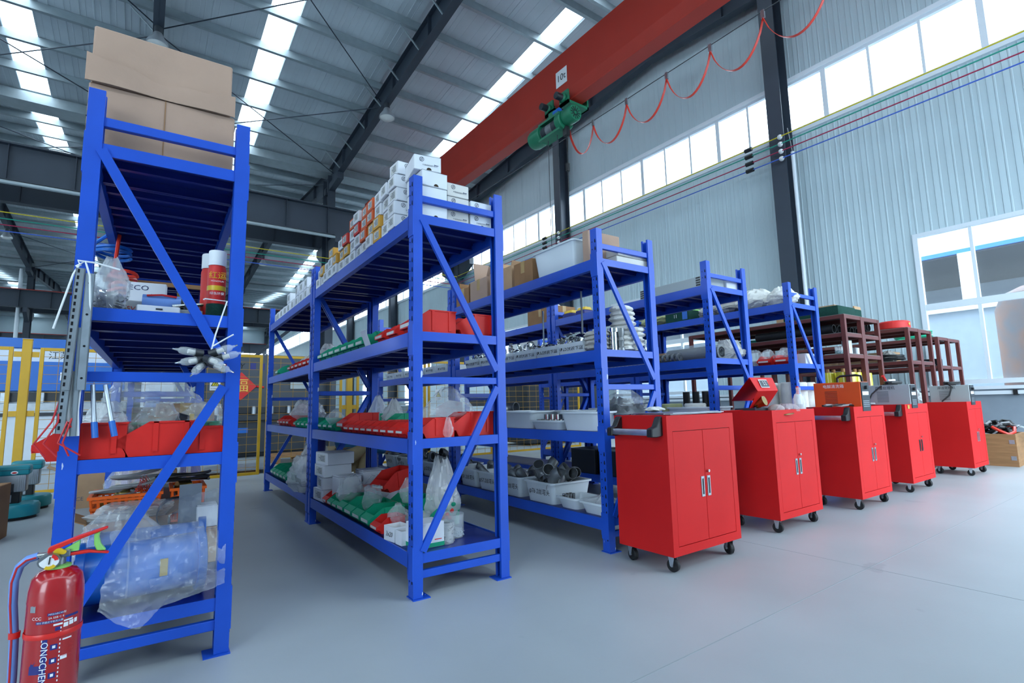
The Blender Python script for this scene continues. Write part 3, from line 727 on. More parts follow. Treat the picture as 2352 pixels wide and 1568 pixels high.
# bottom shelf
sbin('g', 'red', 'red bin behind the open white carton on the bottom shelf', R2.on(.0, .50, 1))
row('G', 'green', R2, 1, .0, .64, 4, '%s green bin from the open carton along the bottom shelf edge', 'green bins along the bottom shelf edge', .168, (1, 2))
row('g', 'green', R2, 1, .01, 1.34, 2, '%s small green bin before the red bin on the bottom shelf', 'small green bins on the bottom shelf')
sbin('g', 'red', 'small red bin beside the stacked white cartons', R2.on(.01, 1.60, 1))
row('G', 'green', R2, 1, .27, .45, 4, '%s green bin in the back row of the bottom shelf', 'green bins in the back row', .165)
sbin('l', 'red', 'red bin tipped on top of the back green bins', R2.on(.24, 1.02, 1, .125), (0, rad(-8), ROT+rad(14)))
row('G', 'green', R2b, 1, .01, .95, 5, '%s green bin on the far bottom shelf beside bags', 'far green bins on the bottom shelf', .17)
# left rack
for i, (x, lab) in enumerate(((-.055, 'left'), (.165, 'middle'), (.345, 'right'))):
    sbin('l' if i < 2 else 'm', 'red', 'red bin at the end of the carton rack, %s of three' % lab, R1.on(x-.02 if i == 2 else x-.02, .03, 2), group='red bins at the carton rack end')
sbin('G', 'green', 'green bin behind the left red bin of the carton rack', R1.on(.05, .24, 2)); sbin('G', 'green', 'green bin under the crumpled bags of the carton rack', R1.on(.27, .22, 2)); sbin('G', 'green', 'green bin farther back under the large clear bag', R1.on(.08, .55, 2, 0))
sbin('l', 'green', 'green bin tipped on bags at the bottom of the carton rack', R1.on(.12, 1.75, 1, .10), (0, rad(-12), ROT+rad(20)))
sbin('m', 'red', 'red bin low down at the back of the carton rack', R1.on(.36, 1.85, 1, .1))
# rightmost blue rack
sbin('m', 'red', 'front red bin on the rightmost blue rack', R5.on(.02, .08, 3)); sbin('m', 'red', 'rear red bin on the rightmost blue rack', R5.on(.02, .26, 3))

# ------------------------------------------------------------------ boxes
def carton_me(w_, d, h, bev=.003): return MB().box(-w_/2, -d/2, 0, w_/2, d/2, h).mesh('carton', bev=bev)
def wbox(label, loc, rot=ROT, size=(.125, .20, .085), m='white_card', logo=True, face='y', group='screw boxes on the top shelf', tab=True):
    w_, d, h = size; t = thing('screw_box', label, 'box', loc, rot, group)
    part('carton', cached(('wb', size), lambda: carton_me(*size)), m, t)
    part('lid_edge', cached(('wl', size), lambda: MB().box(-w_/2-.001, -d/2-.0012, h*.965, w_/2+.001, d/2+.001, h*.975).mesh('lid', smooth=0)), 'print_grey', t)
    if tab: part('thumb_notch', cached('notch', lambda: MB().prism([(.014*math.cos(a), .014*math.sin(a)) for a in [PI*i/8 for i in range(9)]], -.0005, 0, 'y').mesh('notch', smooth=0)), 'carton_gap', t, (w_*.05, -d/2-.0006, .004))
    if logo:
        lg = part('logo', cached(('ring',), lambda: MB().pipe([(0, 0, 0), (0, .0005, 0)], .013, .0105, 16).box(-.005, 0, -.012, -.002, .0005, .006).box(.002, 0, -.006, .005, .0005, .012).mesh('logo', smooth=0)), 'print_grey', t, (-w_*.22, -d/2-.0011, h*.70))
        part('lettering', text_me('不锈钢紧固件系列', .0105), 'print_grey', t, (w_*.08, -d/2-.001, h*.34), FY)
        part('bolt_picture', cached('bolt', lambda: MB().box(-.010, 0, -.0015, .010, .0004, .0015).box(-.012, 0, -.004, -.009, .0004, .004).mesh('bolt', smooth=0)), 'ink_blue', t, (w_*.33, -d/2-.001, h*.42))
    if face == 'x':
        lb = part('sticker', cached(('stk', size), lambda: MB().box(-.0006, -d*.32, -h*.30, 0, d*.32, h*.30).mesh('stk', smooth=0)), 'paper_label', t, (-w_/2-.0004, 0, h*.52))
        part('sticker_print', cached(('stp', size), lambda: (lambda b: [b.box(-.0012, -d*.26, z*h, -.0007, d*(.05+.2*((i*37) % 5)/5), z*h+h*.05) for i, z in enumerate((-.22, -.10, .02, .14))] and b)(MB()).mesh('stp', smooth=0)), 'print_grey', lb)
    return t
# front end: three stacks
for i in range(4):
    wbox(('topmost tilted white screw box at the rack front' if i == 3 else '%s white box up in the left front stack' % ORD[i]), R2.on(.135 if i < 3 else .115, .13 if i < 3 else .14, 4, i*.088), ROT+(rad(-9) if i == 3 else rad(random.uniform(-2, 2))), (.15, .20, .086), logo=(i in (3,)), group=None if i == 3 else 'screw boxes on the top shelf')
for i in range(3): wbox('%s white box up in the middle front stack' % ORD[i], R2.on(.285, .14, 4, i*.078), ROT+rad(random.uniform(-2, 2)), (.135, .19, .076), 'white_card_warm', True, tab=False)
for i in range(2): wbox('%s white box up in the right front stack' % ORD[i], R2.on(.43, .13, 4, i*.078), ROT+rad(random.uniform(-2, 2)), (.135, .18, .076))
STK = ['wwwww', 'wwww', 'aaww', 'waoo', 'wooo', 'wwrw', 'wwwo', 'war', 'waw', 'wy', 'wwy', 'ww', 'wa', 'ww']
MT = {'w': ('white_card', 'white'), 'o': ('orange_card', 'orange'), 'r': ('red_card', 'red'), 'a': ('amber_card', 'amber edged'), 'y': ('amber_card', 'yellow patterned')}
yy = .245
for i, s in enumerate(STK):
    for j, ch in enumerate(s):
        m, nm = MT[ch]
        wbox('%s screw box, %s up in the %s stack along the aisle' % (nm, ORD[j], ORD[i]), R2.on(.10+random.uniform(-.012, .012), yy+.058, 4, j*.078), ROT+rad(random.uniform(-3, 3)), (.19, .112, .076), m, ch == 'w', 'x', tab=False)
        if j == 2 and i < 6: wbox('white screw box behind the %s aisle stack, %s layer' % (ORD[i], ORD[j]), R2.on(.32, yy+.058, 4, j*.078), ROT, (.19, .112, .076), 'white_card', True, tab=False)
    for j in range(min(2, len(s))):
        if i < 12: wbox('white screw box in the inner row by the %s aisle stack, %s layer' % (ORD[i], ORD[j]), R2.on(.32, yy+.058, 4, j*.078), ROT, (.19, .112, .076), 'white_card', False, tab=False)
    yy += .128
for i in range(9):
    for j in range(2 if i in (1, 2, 3, 5) else 1):
        wbox('white box, %s layer, %s stack from the double posts' % (ORD[j], ORD[i]), R2b.on(.11, .15+i*.19, 4, j*.10), ROT+rad(random.uniform(-4, 4)), (.19, .14, .098), 'white_card', False, 'x', tab=False, group='white boxes on the far top shelf')
wbox('small carton with brown lid at the far top shelf end', R2b.on(.11, 1.86, 4), ROT, (.16, .16, .11), 'white_card_warm', False, 'x', tab=False, group=None)
# white carton with tilted tag on upper shelf, stack of cartons on bottom shelf
wbox('large white box behind the red bins on the upper shelf', R2.on(.32, .70, 3), ROT, (.26, .22, .13), 'white_card', False, tab=False, group=None)
solo('hanging_tag', MB().box(-.002, -.05, -.05, 0, .05, .05).mesh(bev=.001), 'white_card', 'white tag leaning between red and green bins', 'tag', R2.on(.0, .73, 3, .05), (0, rad(-20), ROT))
for i in range(4):
    t = wbox('%s white carton up in the stack by the double posts' % ORD[i], R2.on(.12+.01*(i % 2), 1.86-.01*i, 1, i*.092), ROT+rad((3, -5, 2, 6)[i]), (.21, .25, .09), 'white_card', False, 'x', tab=False, group='white cartons on the bottom shelf')
wbox('single white carton in front of the stacked cartons', R2.on(.17, 1.64, 1, .0), ROT+rad(4), (.17, .15, .20), 'white_card', False, tab=False, group=None)
wbox('white carton farther back beside the black bucket', R2.on(.38, 1.72, 1), ROT, (.18, .2, .22), 'white_card', False, tab=False, group=None)
# open white carton "3x20", white and green box, jars
def open_box(label, loc, rot, size, m='white_card', inside='carton', flaps=False, name='open_carton'):
    w_, d, h = size; t = thing(name, label, 'carton', loc, rot); b = MB(); th = .004
    b.box(-w_/2, -d/2, 0, w_/2, d/2, th); b.box(-w_/2, -d/2, th, -w_/2+th, d/2, h); b.box(w_/2-th, -d/2, th, w_/2, d/2, h); b.box(-w_/2+th, -d/2, th, w_/2-th, -d/2+th, h); b.box(-w_/2+th, d/2-th, th, w_/2-th, d/2, h)
    part('carton', b.mesh(smooth=0), m, t)
    part('lining', MB().box(-w_/2+th+.001, -d/2+th+.001, th+.001, w_/2-th-.001, d/2-th-.001, h*.55).mesh(smooth=0), inside, t)
    if flaps:
        for sg in (-1, 1): part('flap', MB().bar((sg*w_/2, 0, h), (sg*(w_/2+.10), 0, h+.05), d, .004, (0, 0, 1)).mesh(smooth=0), m, t)
    return t
t = open_box('open white carton marked 3x20 on the bottom shelf', R2.on(.055, .335, 1), ROT+rad(8), (.10, .11, .075)); part('lettering', text_me('3x20', .035, .2), 'print_black', t, (-.051, 0, .035), FX)
t = open_box('narrow open white carton next to the 3x20 carton', R2.on(.06, .225, 1), ROT+rad(4), (.09, .07, .07))
t = thing('screw_box', 'white and green carton beside the front post', 'box', R2.on(.12, .13, 1), ROT+rad(3)); part('carton', carton_me(.15, .13, .12), 'white_card', t); part('green_band', MB().box(-.0755, -.0655, .002, .0755, .0655, .022).mesh(smooth=0), 'bin_green', t); part('red_mark', MB().box(.02, -.0662, .035, .06, -.0655, .039).mesh(smooth=0), 'festive_red', t)
def jar(label, loc, r=.05, h=.11, fill=.8, lid=False, content='screws'):
    t = thing('plastic_jar', label, 'jar', loc); part('jar_wall', MB().lathe([(r*.93, 0), (r, .008), (r, h*.9), (r*1.02, h*.9), (r*1.02, h), (r*.97, h), (r*.95, .012)], 22, cap=False).mesh(), 'clear_plastic', t)
    part('base', MB().cyl((0, 0, 0), (0, 0, .004), r*.93, 22).mesh(), 'clear_plastic', t)
    if fill:
        b = MB(); rnd = random.Random(5)
        b.lathe([(r*.88, .005), (r*.90, .02), (r*.90, h*fill), (r*.5, h*fill+.008), (.001, h*fill+.01)], 18)
        for i in range(46):
            a = rnd.uniform(0, 2*PI); q = Vector((math.cos(a)*r*.9, math.sin(a)*r*.9, rnd.uniform(.01, h*fill))); d = Vector((rnd.uniform(-1, 1), rnd.uniform(-1, 1), rnd.uniform(-1, 1))).normalized()*.009
            b.cyl(q-d, q+d, .0028, 5)
        part('screw_fill', b.mesh(), content, t)
    if lid: part('lid', MB().cyl((0, 0, h), (0, 0, h+.012), r*1.05, 22).mesh(), 'clear_plastic', t)
    return t
jar('clear jar full of steel screws on the bottom shelf', R2.on(.225, .115, 1), .05, .105, .85)
jar('clear round tub with white rings behind the screw jar', R2.on(.315, .20, 1), .06, .12, .3, False, 'tub_white'); jar('flat clear tub behind the front post', R2.on(.20, .38, 1), .06, .10, .0, True)
b = MB()
t = thing('carrier_bag', 'milky carrier bag with red and green print at rack end', 'bag', R2.on(.40, .50, 1), ROT); part('sack', bag_me(.19, .16, .38, 11, .6), 'bag_milky', t)
pr = MB()
for i, (a_, z) in enumerate(((.02, .07), (.05, .09), (.035, .05), (.0, .055))): pr.sph((-.03+a_, -.088, z), .014, 8, 5, (1, .25, 1))
part('flower_print', pr.mesh(), 'festive_red', t); part('leaf_print', MB().sph((.03, -.09, .125), .016, 8, 5, (1, .25, .8)).mesh(), 'bin_green', t)
# ------------------------------------------------------------------ red tool cabinets
def cabinet(label, x, y, handle=True, dark_pull=False, W=.61, D=.38, rot=0):
    t = thing('tool_cabinet', label, 'cabinet', (x, y, 0), rot, 'red tool cabinets'); z0, z1 = .09, .825
    b = MB(); th = .012
    b.box(0, th, z0, th, D, z1); b.box(W-th, th, z0, W, D, z1); b.box(th, D-th, z0, W-th, D, z1); b.box(th, th, z0, W-th, D-th, z0+th); b.box(th, th, z1-.045, W-th, D-th, z1-.03)
    b.box(0, 0, z1-.085, W, th, z1); b.box(0, 0, z0, W, th, z0+.045); b.box(0, 0, z0+.045, .045, th, z1-.085); b.box(W-.045, 0, z0+.045, W, th, z1-.085)
    part('body', b.mesh(smooth=0), 'cab_red', t)
    part('shadow_gap', MB().box(.046, .009, z0+.046, W-.046, .011, z1-.086).mesh(smooth=0), 'cab_seam', t)
    xm = W/2
    for k, (a, c) in enumerate(((.047, xm-.0015), (xm+.0015, W-.047))):
        d = part('door', cached(('door', W, k), lambda: MB().box(a, .0005, z0+.048, c, .008, z1-.088).mesh(bev=.001)), 'cab_red', t)
        px = xm-.028 if k == 0 else xm+.028; pz = .425
        pu = part('pull', cached(('pull', dark_pull), lambda: (MB().box(-.014, -.0035, -.055, .014, 0, -.043).box(-.014, -.0035, .043, .014, 0, .055).box(-.014, -.0035, -.043, -.008, 0, .043).box(.008, -.0035, -.043, .014, 0, .043)).mesh(smooth=0)), 'black_plastic' if dark_pull else 'zinc_plate', d, (px, .0005, pz))
        part('pull_recess', cached('pullr', lambda: MB().box(-.0085, -.001, -.045, .0085, -.0002, .045).mesh(smooth=0)), 'panel_dark', d, (px, .0005, pz))
        if k == 1: part('lock', cached('lock', lambda: MB().cyl((0, 0, 0), (0, -.012, 0), .008, 12).cyl((0, -.012, 0), (0, -.014, 0), .004, 8).mesh()), 'stainless', d, (px-.004, 0, pz+.082))
    if handle:
        h = part('push_bar', MB().box(-.085, .045, z1-.105, -.062, D-.045, z1-.070).mesh(bev=.006, seg=2), 'alu', t)
        for yy in (.025, D-.065):
            part('bar_bracket', cached('brk', lambda: MB().prism([(0, -.105), (0, .0), (-.02, -.005), (-.05, -.055), (-.09, -.065), (-.092, -.110), (-.05, -.112), (-.02, -.108)], 0, .040, 'y').mesh(bev=.004)), 'black_plastic', t, (0, yy, z1-.002))
    for k, (xx, y_) in enumerate(((.055, .05), (W-.055, .05), (.055, D-.05), (W-.055, D-.05))):
        c = part('caster_fork', cached('fork', lambda: MB().box(-.026, -.030, .085, .026, .030, .09).prism([(-.016, .086), (.020, .086), (.010, .032), (-.006, .028)], -.022, -.019, 'y').prism([(-.016, .086), (.020, .086), (.010, .032), (-.006, .028)], .019, .022, 'y').mesh(bev=.0005)), 'galv', t, (xx, y_, 0), (0, 0, rad((100, 70, 80, 95)[k])))
        part('wheel', cached('wheel', lambda: MB().lathe([(.012, -.014), (.030, -.014), (.034, -.010), (.034, .010), (.030, .014), (.012, .014)], 20, (0, 0, .034), Matrix.Rotation(PI/2, 3, 'X')).mesh()), 'rubber', c)
        part('axle', cached('axle', lambda: MB().cyl((0, -.025, .034), (0, .025, .034), .006, 8).mesh()), 'zinc_plate', c)
    return t
CT = .78                                         # height of the cabinet trays
cabinet('nearest red tool cabinet with a grey push bar, steel sheets on top', 2.31, 1.81, True, W=.63)
cabinet('second red tool cabinet with the red machine and bottle on top', 3.53, 1.88, False)
cabinet('third red tool cabinet under the orange cleaning machine', 4.73, 1.84, True)
cabinet('fourth red tool cabinet with black door pulls', 5.91, 1.86, True, True)
cabinet('farthest red tool cabinet under the last grey machine', 7.58, 1.80, False, W=.56)
# on cabinet 1
for i in range(3):
    solo('steel_sheet', MB().box(-.27, -.13, 0, .27, .13, .003).mesh(smooth=0), ('zinc_plate', 'galv', 'alu')[i], '%s thin steel sheet up on the nearest cabinet' % ORD[i], 'sheet', (2.66, 2.0, .8265+i*.0045), rad((4, -3, 7)[i]), 'steel sheets on the nearest cabinet')
solo('cloth_wad', bag_me(.14, .10, .03, 44, .5), 'fabric_white', 'white cloth wad lying on the steel sheets', 'cloth', (2.55, 2.08, .842))
# red machine on cabinet 2
t = thing('pipe_cutter_head', 'red hooded machine with a dark plate on the second cabinet', 'machine', (3.70, 2.12, CT+.022), rad(6)); t.scale = (1.15, 1.15, 1.15)
def slab(p, q, w_, th=.006): return MB().bar(p, q, w_, th, (0, 1, 0)).mesh(bev=.001)
part('hood_front', MB().add([(0, 0, .23), (.36, 0, .235), (.34, -.04, .145), (.02, -.04, .14)], [(0, 1, 2, 3)]).add([(0, .006, .23), (.36, .006, .235), (.34, -.034, .145), (.02, -.034, .14)], [(3, 2, 1, 0)]).mesh(), 'cab_red', t)
part('hood_lower', MB().add([(.02, -.04, .14), (.34, -.04, .145), (.37, .05, .04), (.08, .05, .03)], [(0, 1, 2, 3)]).mesh(), 'cab_red', t)
part('hood_roof', MB().add([(0, 0, .23), (.36, 0, .235), (.45, .16, .08), (.10, .18, .08)], [(0, 1, 2, 3)]).mesh(), 'cab_red', t)
part('name_plate', MB().add([(.10, -.012, .218), (.23, -.012, .219), (.225, -.035, .165), (.095, -.035, .164)], [(0, 1, 2, 3)]).mesh(), 'sign_white', t); part('dial_panel', MB().add([(.107, -.0155, .213), (.224, -.0155, .214), (.219, -.0365, .170), (.102, -.0365, .169)], [(0, 1, 2, 3)]).mesh(), 'panel_dark', t)
part('lettering', text_me('2 2', .04), 'white_print', t, (.165, -.0275, .192), (rad(65), 0, 0)); part('wheel_guard', MB().cyl((.16, -.02, .08), (.16, .04, .06), .035, 14).mesh(), 'brass', t); part('stand', MB().box(.10, .02, 0, .30, .16, .03).mesh(bev=.003), 'dark_steel', t)
solo('steel_disc', MB().lathe([(.01, .012), (.06, .010), (.13, .004), (.135, 0)], 28).mesh(), 'brass', 'flat brassy disc leaning under the red machine', 'disc', (3.76, 1.99, .80), (rad(3), rad(-4), 0))
solo('plastic_bag', bag_me(.26, .14, .075, 21, .5), 'bag_pink', 'flat pinkish plastic bag between the red machine and bottle', 'bag', (3.90, 1.955, .79), rad(10))
t = thing('water_bottle', 'clear water bottle on the second red cabinet', 'bottle', (4.02, 1.925, .785)); part('bottle', MB().lathe([(.042, 0), (.045, .01), (.043, .05), (.045, .09), (.043, .115), (.030, .145), (.016, .165), (.016, .185)], 20).mesh(), 'clear_plastic', t); part('water', MB().lathe([(.039, .004), (.041, .075)], 20).mesh(), 'water', t); part('cap', MB().cyl((0, 0, .183), (0, 0, .20), .017, 14).mesh(), 'clear_plastic', t)
def aerosol(label, loc, r=.033, h=.23, m='festive_red', cap='sign_white', capr=.9, rot=0):
    t = thing('spray_can', label, 'can', loc, rot); part('can', MB().lathe([(r*.95, 0), (r, .006), (r, h-.02), (r*.85, h)], 22).mesh(), m, t); part('cap', MB().lathe([(r*capr, h-.003), (r*capr, h+.055), (r*capr*.95, h+.06)], 22).mesh(), cap, t); return t
t = aerosol('white spray can behind the water bottle', (4.08, 1.96, .785), .028, .15, 'sign_white', 'festive_red', .35)
solo('dust_mask', MB().sph((0, 0, .0), .07, 14, 8, (1.2, .8, .6)).mesh(), 'fabric_grey', 'grey fabric pad behind the spray can', 'pad', (4.09, 2.14, .82))
# machines on cabinets 3..5
def machine(label, loc, rot, m, txt, tm, strap=True, S=(.37, .16, .235)):
    w_, d, h = S; t = thing('cleaning_machine', label, 'machine', loc, rot)
    part('housing', MB().box(0, 0, 0, w_, d, h).mesh(bev=.004), m, t)
    part('control_face', MB().box(w_, .006, .004, w_+.006, d-.006, h-.004).mesh(), 'panel_dark', t)
    for k in range(9): part('vent_slot', cached('vent', lambda: MB().box(0, -.001, 0, .10, .0002, .0035).mesh(smooth=0)), 'panel_dark', t, (.09, -.0003, h*.28+k*.0125))
    part('lettering', text_me(txt, .034), tm, t, (w_*.44, -.0012, h*.86), FY)
    for k, (zz, hh) in enumerate(((.55, .03), (.16, .006), (.22, .006), (.28, .006), (.34, .006))): part('panel_mark', MB().box(w_+.006, .02, h*zz, w_+.0075, d-.03, h*zz+hh).mesh(smooth=0), 'sign_white' if k == 0 else 'zinc_plate', t)
    part('knob', MB().cyl((w_+.005, d*.5, h*.8), (w_+.025, d*.5, h*.8), .016, 12).mesh(), 'black_plastic', t)
    if strap: part('carry_handle', MB().tube([(w_*.45, d/2, h-.002), (w_*.45, d/2, h+.04), (w_*.52, d/2, h+.055), (w_*.85, d/2, h+.058), (w_*.95, d/2, h+.05), (w_*.97, d/2, h-.002)], .010, 8).mesh(), 'black_plastic', t)
    return t
machine('orange cleaning machine on the third red cabinet', (4.90, 2.212, CT+.002), rad(-90), 'orange_paint', '电解清洗箱', 'sign_white', S=(.37, .17, .25))
m4 = machine('grey weld cleaning machine on the fourth red cabinet', (6.08, 2.23, CT+.002), rad(-90), 'grey_paint', '焊道处理机', 'print_black', False)
m5 = machine('grey weld cleaning machine with coiled cable on the farthest cabinet', (7.74, 2.17, CT+.002), rad(-90), 'grey_paint', '焊道处理机', 'print_black', False)
def coil(name, label, m, c, r, turns, seed, sq=(1, .6, .25), tr=.008, tails=(), cat='cable'):
    rnd = random.Random(seed); pts = []; n = int(turns*16)
    for i in range(n+1):
        a = 2*PI*i/16; q = r*(1+.18*noise.noise(Vector((i*.13, seed, 0)))); pts.append((c[0]+q*sq[0]*math.cos(a), c[1]+q*sq[1]*math.sin(a), c[2]+r*sq[2]*(i/n+.25*noise.noise(Vector((i*.21, 0, seed))))))
    pts += [tuple(p) for p in tails]
    return solo(name, MB().tube(pts, tr, 6).mesh(), m, label, cat)
coil('coiled_cable', 'black cable coiled on the fourth cabinet machine', 'wire_black', (6.17, 2.02, 1.025), .10, 3.2, 3, (1.2, .6, .25), .008, [(6.06, 2.1, 1.0), (6.04, 2.17, .93), (6.0, 2.2, .84)])
coil('coiled_cable', 'black cable coiled on the farthest cabinet machine', 'wire_black', (7.83, 1.97, 1.025), .11, 3.4, 5, (1.3, .6, .3), .008, [(7.72, 1.95, 1.0), (7.71, 1.98, .9), (7.69, 2.05, .83)])
t = thing('welding_torch', 'red and white torch handle on the fourth cabinet machine', 'torch', (6.16, 2.08, 1.065)); part('grip', MB().cyl((0, 0, 0), (-.06, 0, .045), .013, 10).mesh(), 'festive_red', t); part('nozzle', MB().cyl((0.06, 0, .0), (.18, -.02, .005), .011, 10).mesh(), 'sign_white', t)
for k in range(3):
    pts = [(4.55+.07*i, 1.93+.03*math.sin(i*.8+k)+.02*k, .832+.012*abs(math.sin(i*.6+k*1.3))) for i in range(13)]
    solo('power_cable', MB().tube(pts, .008, 6).mesh(), 'wire_grey' if k == 1 else 'wire_black', '%s loose cable across the third red cabinet' % ORD[k], 'cable', group='loose cables on the third cabinet')
solo('tag_plate', MB().box(-.025, -.002, -.018, .025, 0, .018).mesh(), 'gold', 'small gold tag on the fourth cabinet edge', 'tag', (5.99, 1.857, .80))
# wooden crate with cables by the wall
t = thing('wooden_crate', 'wooden crate full of black cables by the gable wall', 'crate', (8.88, 1.68, 0), rad(2))
b = MB(); W_, D_, H_ = .62, .62, .40
for args in ((0, 0, .018, .018, D_, H_), (W_-.018, 0, .018, W_, D_, H_), (.018, 0, .018, W_-.018, .018, H_), (.018, D_-.018, .018, W_-.018, D_, H_), (0, 0, 0, W_, D_, .018)): b.box(*args)
part('boards', b.mesh(smooth=0), 'wood', t)
for yy, zz in ((.04, .28), (.04, .08), (.3, .01), (.55, .01)): part('corner_iron', MB().box(-.003, yy-.025, zz, 0, yy+.025, zz+.05).mesh(), 'galv', t)
rnd = random.Random(9)
for k in range(16):
    a = rnd.uniform(0, 2*PI); c = Vector((9.18+rnd.uniform(-.15, .15), 1.98+rnd.uniform(-.15, .15), .43+rnd.uniform(0, .08))); pts = []
    for i in range(9): q = i/8*2*PI*.8+a; pts.append((c.x+.14*math.cos(q), c.y+.13*math.sin(q), c.z+.05*math.sin(q*2+k)))
    solo('cable_loop', MB().tube(pts, rnd.choice((.012, .016, .02)), 6).mesh(), ('hose_red' if k == 3 else 'wire_grey' if k % 5 == 0 else 'wire_black'), 'tangled cable loop in the wooden crate', 'cable', group='tangled cables in the crate')
solo('cable_bed', heap_me(.58, .58, .34, 6, 18), 'wire_black', 'dense bed of black cables filling the crate', 'cables', (9.19, 1.99, .12), 0, None, 'stuff')
t = thing('grease_gun', 'grey tube tool with an eye ring resting on the crate', 'tool', (8.95, 1.62, .50)); part('tube', MB().cyl((.12, -.05, -.04), (.55, -.35, -.12), .035, 14).mesh(), 'dark_steel', t); part('rod', MB().cyl((0, .03, .0), (.14, -.06, -.04), .012, 8).mesh(), 'stainless', t); part('eye', MB().pipe([(-.04, .05, 0), (-.04, .05, .02)], .045, .028, 18).mesh(), 'stainless_dull', t)
solo('cord_bundle', MB().tube([(9.6, 1.25, .2+.05*i) if i % 2 else (9.62, 1.27, .2+.05*i) for i in range(9)], .02, 6).mesh(), 'fabric_grey', 'grey cord hanging by the crate at the picture edge', 'cord')

# ------------------------------------------------------------------ brown welded racks
def brown_rack(label, x, y, W, H, L=2.0, SH=(.25, .72, 1.33, 1.76)):
    if H == 1.80: SH = (.25, .72, 1.33, 1.56, 1.76)
    t = thing('welded_rack', label, 'rack', (x, y, 0), ROT, 'brown welded racks'); s = .022
    for xx in (0, W-.045):
        for yy in (0, L-.045): part('leg', cached(('bl', H), lambda: MB().box(0, 0, 0, .045, .045, H).mesh(bev=.002)), 'brown_steel', t, (xx, yy, 0))
    for z in SH:
        z = z*H/1.8
        for yy in (.004, L-.041): part('cross_bar', cached(('bc', W), lambda: MB().box(.045, 0, -.04, W-.045, .037, 0).mesh()), 'brown_steel', t, (0, yy, z+.04))
        for xx in (.004, W-.041): part('side_bar', cached(('bs', L), lambda: MB().box(0, .045, -.04, .037, L-.045, 0).mesh()), 'brown_steel', t, (xx, 0, z+.04))
        part('shelf_board', cached(('bb', W, L), lambda: MB().box(.01, .01, 0, W-.01, L-.01, .006).mesh()), 'brown_deck', t, (0, 0, z+.0405))
    return t
BR = [(6.14, 2.39, .44, 1.80), (6.60, 2.39, .45, 1.80), (7.84, 2.34, .37, 1.765), (8.23, 2.34, .42, 1.765), (9.24, 2.42, .44, 1.735), (9.70, 2.42, .48, 1.735)]
LB = ['brown welded rack carrying the green sponge mats', 'brown rack joined to the sponge mat rack, right side', 'brown rack under the red hose reel', 'brown rack joined to the hose reel rack, right side', 'brown rack by the window with green hose on top', 'rightmost brown rack against the window']
for (x, y, W_, H_), l in zip(BR, LB): brown_rack(l, x, y, W_, H_)
def on_b(i, x, y, k, dz=0):
    X, Y, W_, H_ = BR[i]; z = ((.25, .72, 1.33, 1.76)[k-1])*H_/1.8+.0475; c, n = math.cos(ROT), math.sin(ROT); return (X+c*x-n*y, Y+n*x+c*y, z+dz)
t = thing('sponge_mat', 'dark green sponge mat block on the brown rack', 'mat', on_b(0, .02, .05, 4), ROT); part('mat', MB().box(0, .01, 0, .42, .62, .105).mesh(bev=.012, seg=2), 'sponge_green', t); part('short_mat', MB().box(.43, .02, 0, .60, .5, .10).mesh(bev=.008), 'sponge_green', t)
open_box('long brown carton behind the green sponge mats', on_b(1, .24, .66, 4), ROT+rad(2), (.36, .70, .20), 'carton', 'carton')
solo('foam_wrap', MB().prism([(.26*math.cos(a), .11*math.sin(a)) for a in [PI*i/10 for i in range(11)]], -.12, .12, 'y').mesh(), 'fabric_white', 'white foam wrap on the carton behind the sponge mats', 'foam', on_b(1, .20, .72, 4, .15))
solo('bent_cardboard', MB().box(-.09, -.01, 0, .09, .01, .17).mesh(bev=.03, seg=3), 'carton', 'rounded cardboard piece right of the sponge mats', 'cardboard', on_b(1, .30, .16, 4))
for i in range(5): solo('rubber_tube', MB().pipe([(0, 0, 0), (0, .9, 0)], .05, .042, 14).mesh(), 'rubber', '%s black rubber tube under the sponge mat shelf' % ORD[i], 'tube', on_b(i // 3, .09+.13*(i % 3), .15, 3, .285), ROT, 'black rubber tubes')
for i, (x, y) in enumerate(((.09, .2), (.2, .45))): solo('rubber_tube_end', MB().pipe([(0, 0, .05), (0, .3, .05)], .05, .042, 14).mesh(), 'rubber', '%s black tube standing left of the red reel' % ORD[i], 'tube', on_b(2, -.02+.07*i, .45, 4), ROT, 'black tubes by the red reel')
t = thing('hose_reel', 'round red tin reel with a gold badge on the brown rack', 'reel', on_b(2, .20, .22, 4)); t.scale = (.9, .9, 1.0); part('drum', MB().lathe([(.19, 0), (.20, .01), (.20, .09), (.18, .105), (.02, .105)], 28).mesh(), 'festive_red', t); part('badge', MB().sph((-.02, -.2, .055), .03, 10, 6, (1, .2, .7)).mesh(), 'gold', t); part('spout', MB().cyl((.2, .0, .04), (.28, -.02, .04), .035, 12).mesh(), 'festive_red', t)
coil('hose_coil', 'bright green hose coil on the rack by the window', 'hose_green', on_b(4, .2, .35, 4, .02), .22, 5, 8, (1, 1, .42), .014, cat='hose')
coil('hose_coil', 'green hose lying behind the sponge mat rack', 'hose_green', on_b(1, .2, 1.4, 3, .25), .22, 3, 12, (1.2, 1, .25), .014, cat='hose')
t = jar('clear jar with blue base on the brown rack', on_b(0, .10, .12, 3), .045, .07, .5, True, 'teal')
solo('paper_roll', MB().pipe([(0, 0, 0), (0, 0, .16)], .05, .03, 18).mesh(), 'tub_white', 'white paper roll on the brown rack shelf', 'roll', on_b(0, .33, .14, 3)); solo('paper_box', carton_me(.12, .2, .09), 'white_card', 'white box right of the paper roll on the brown rack', 'box', on_b(1, .07, .2, 3), ROT)
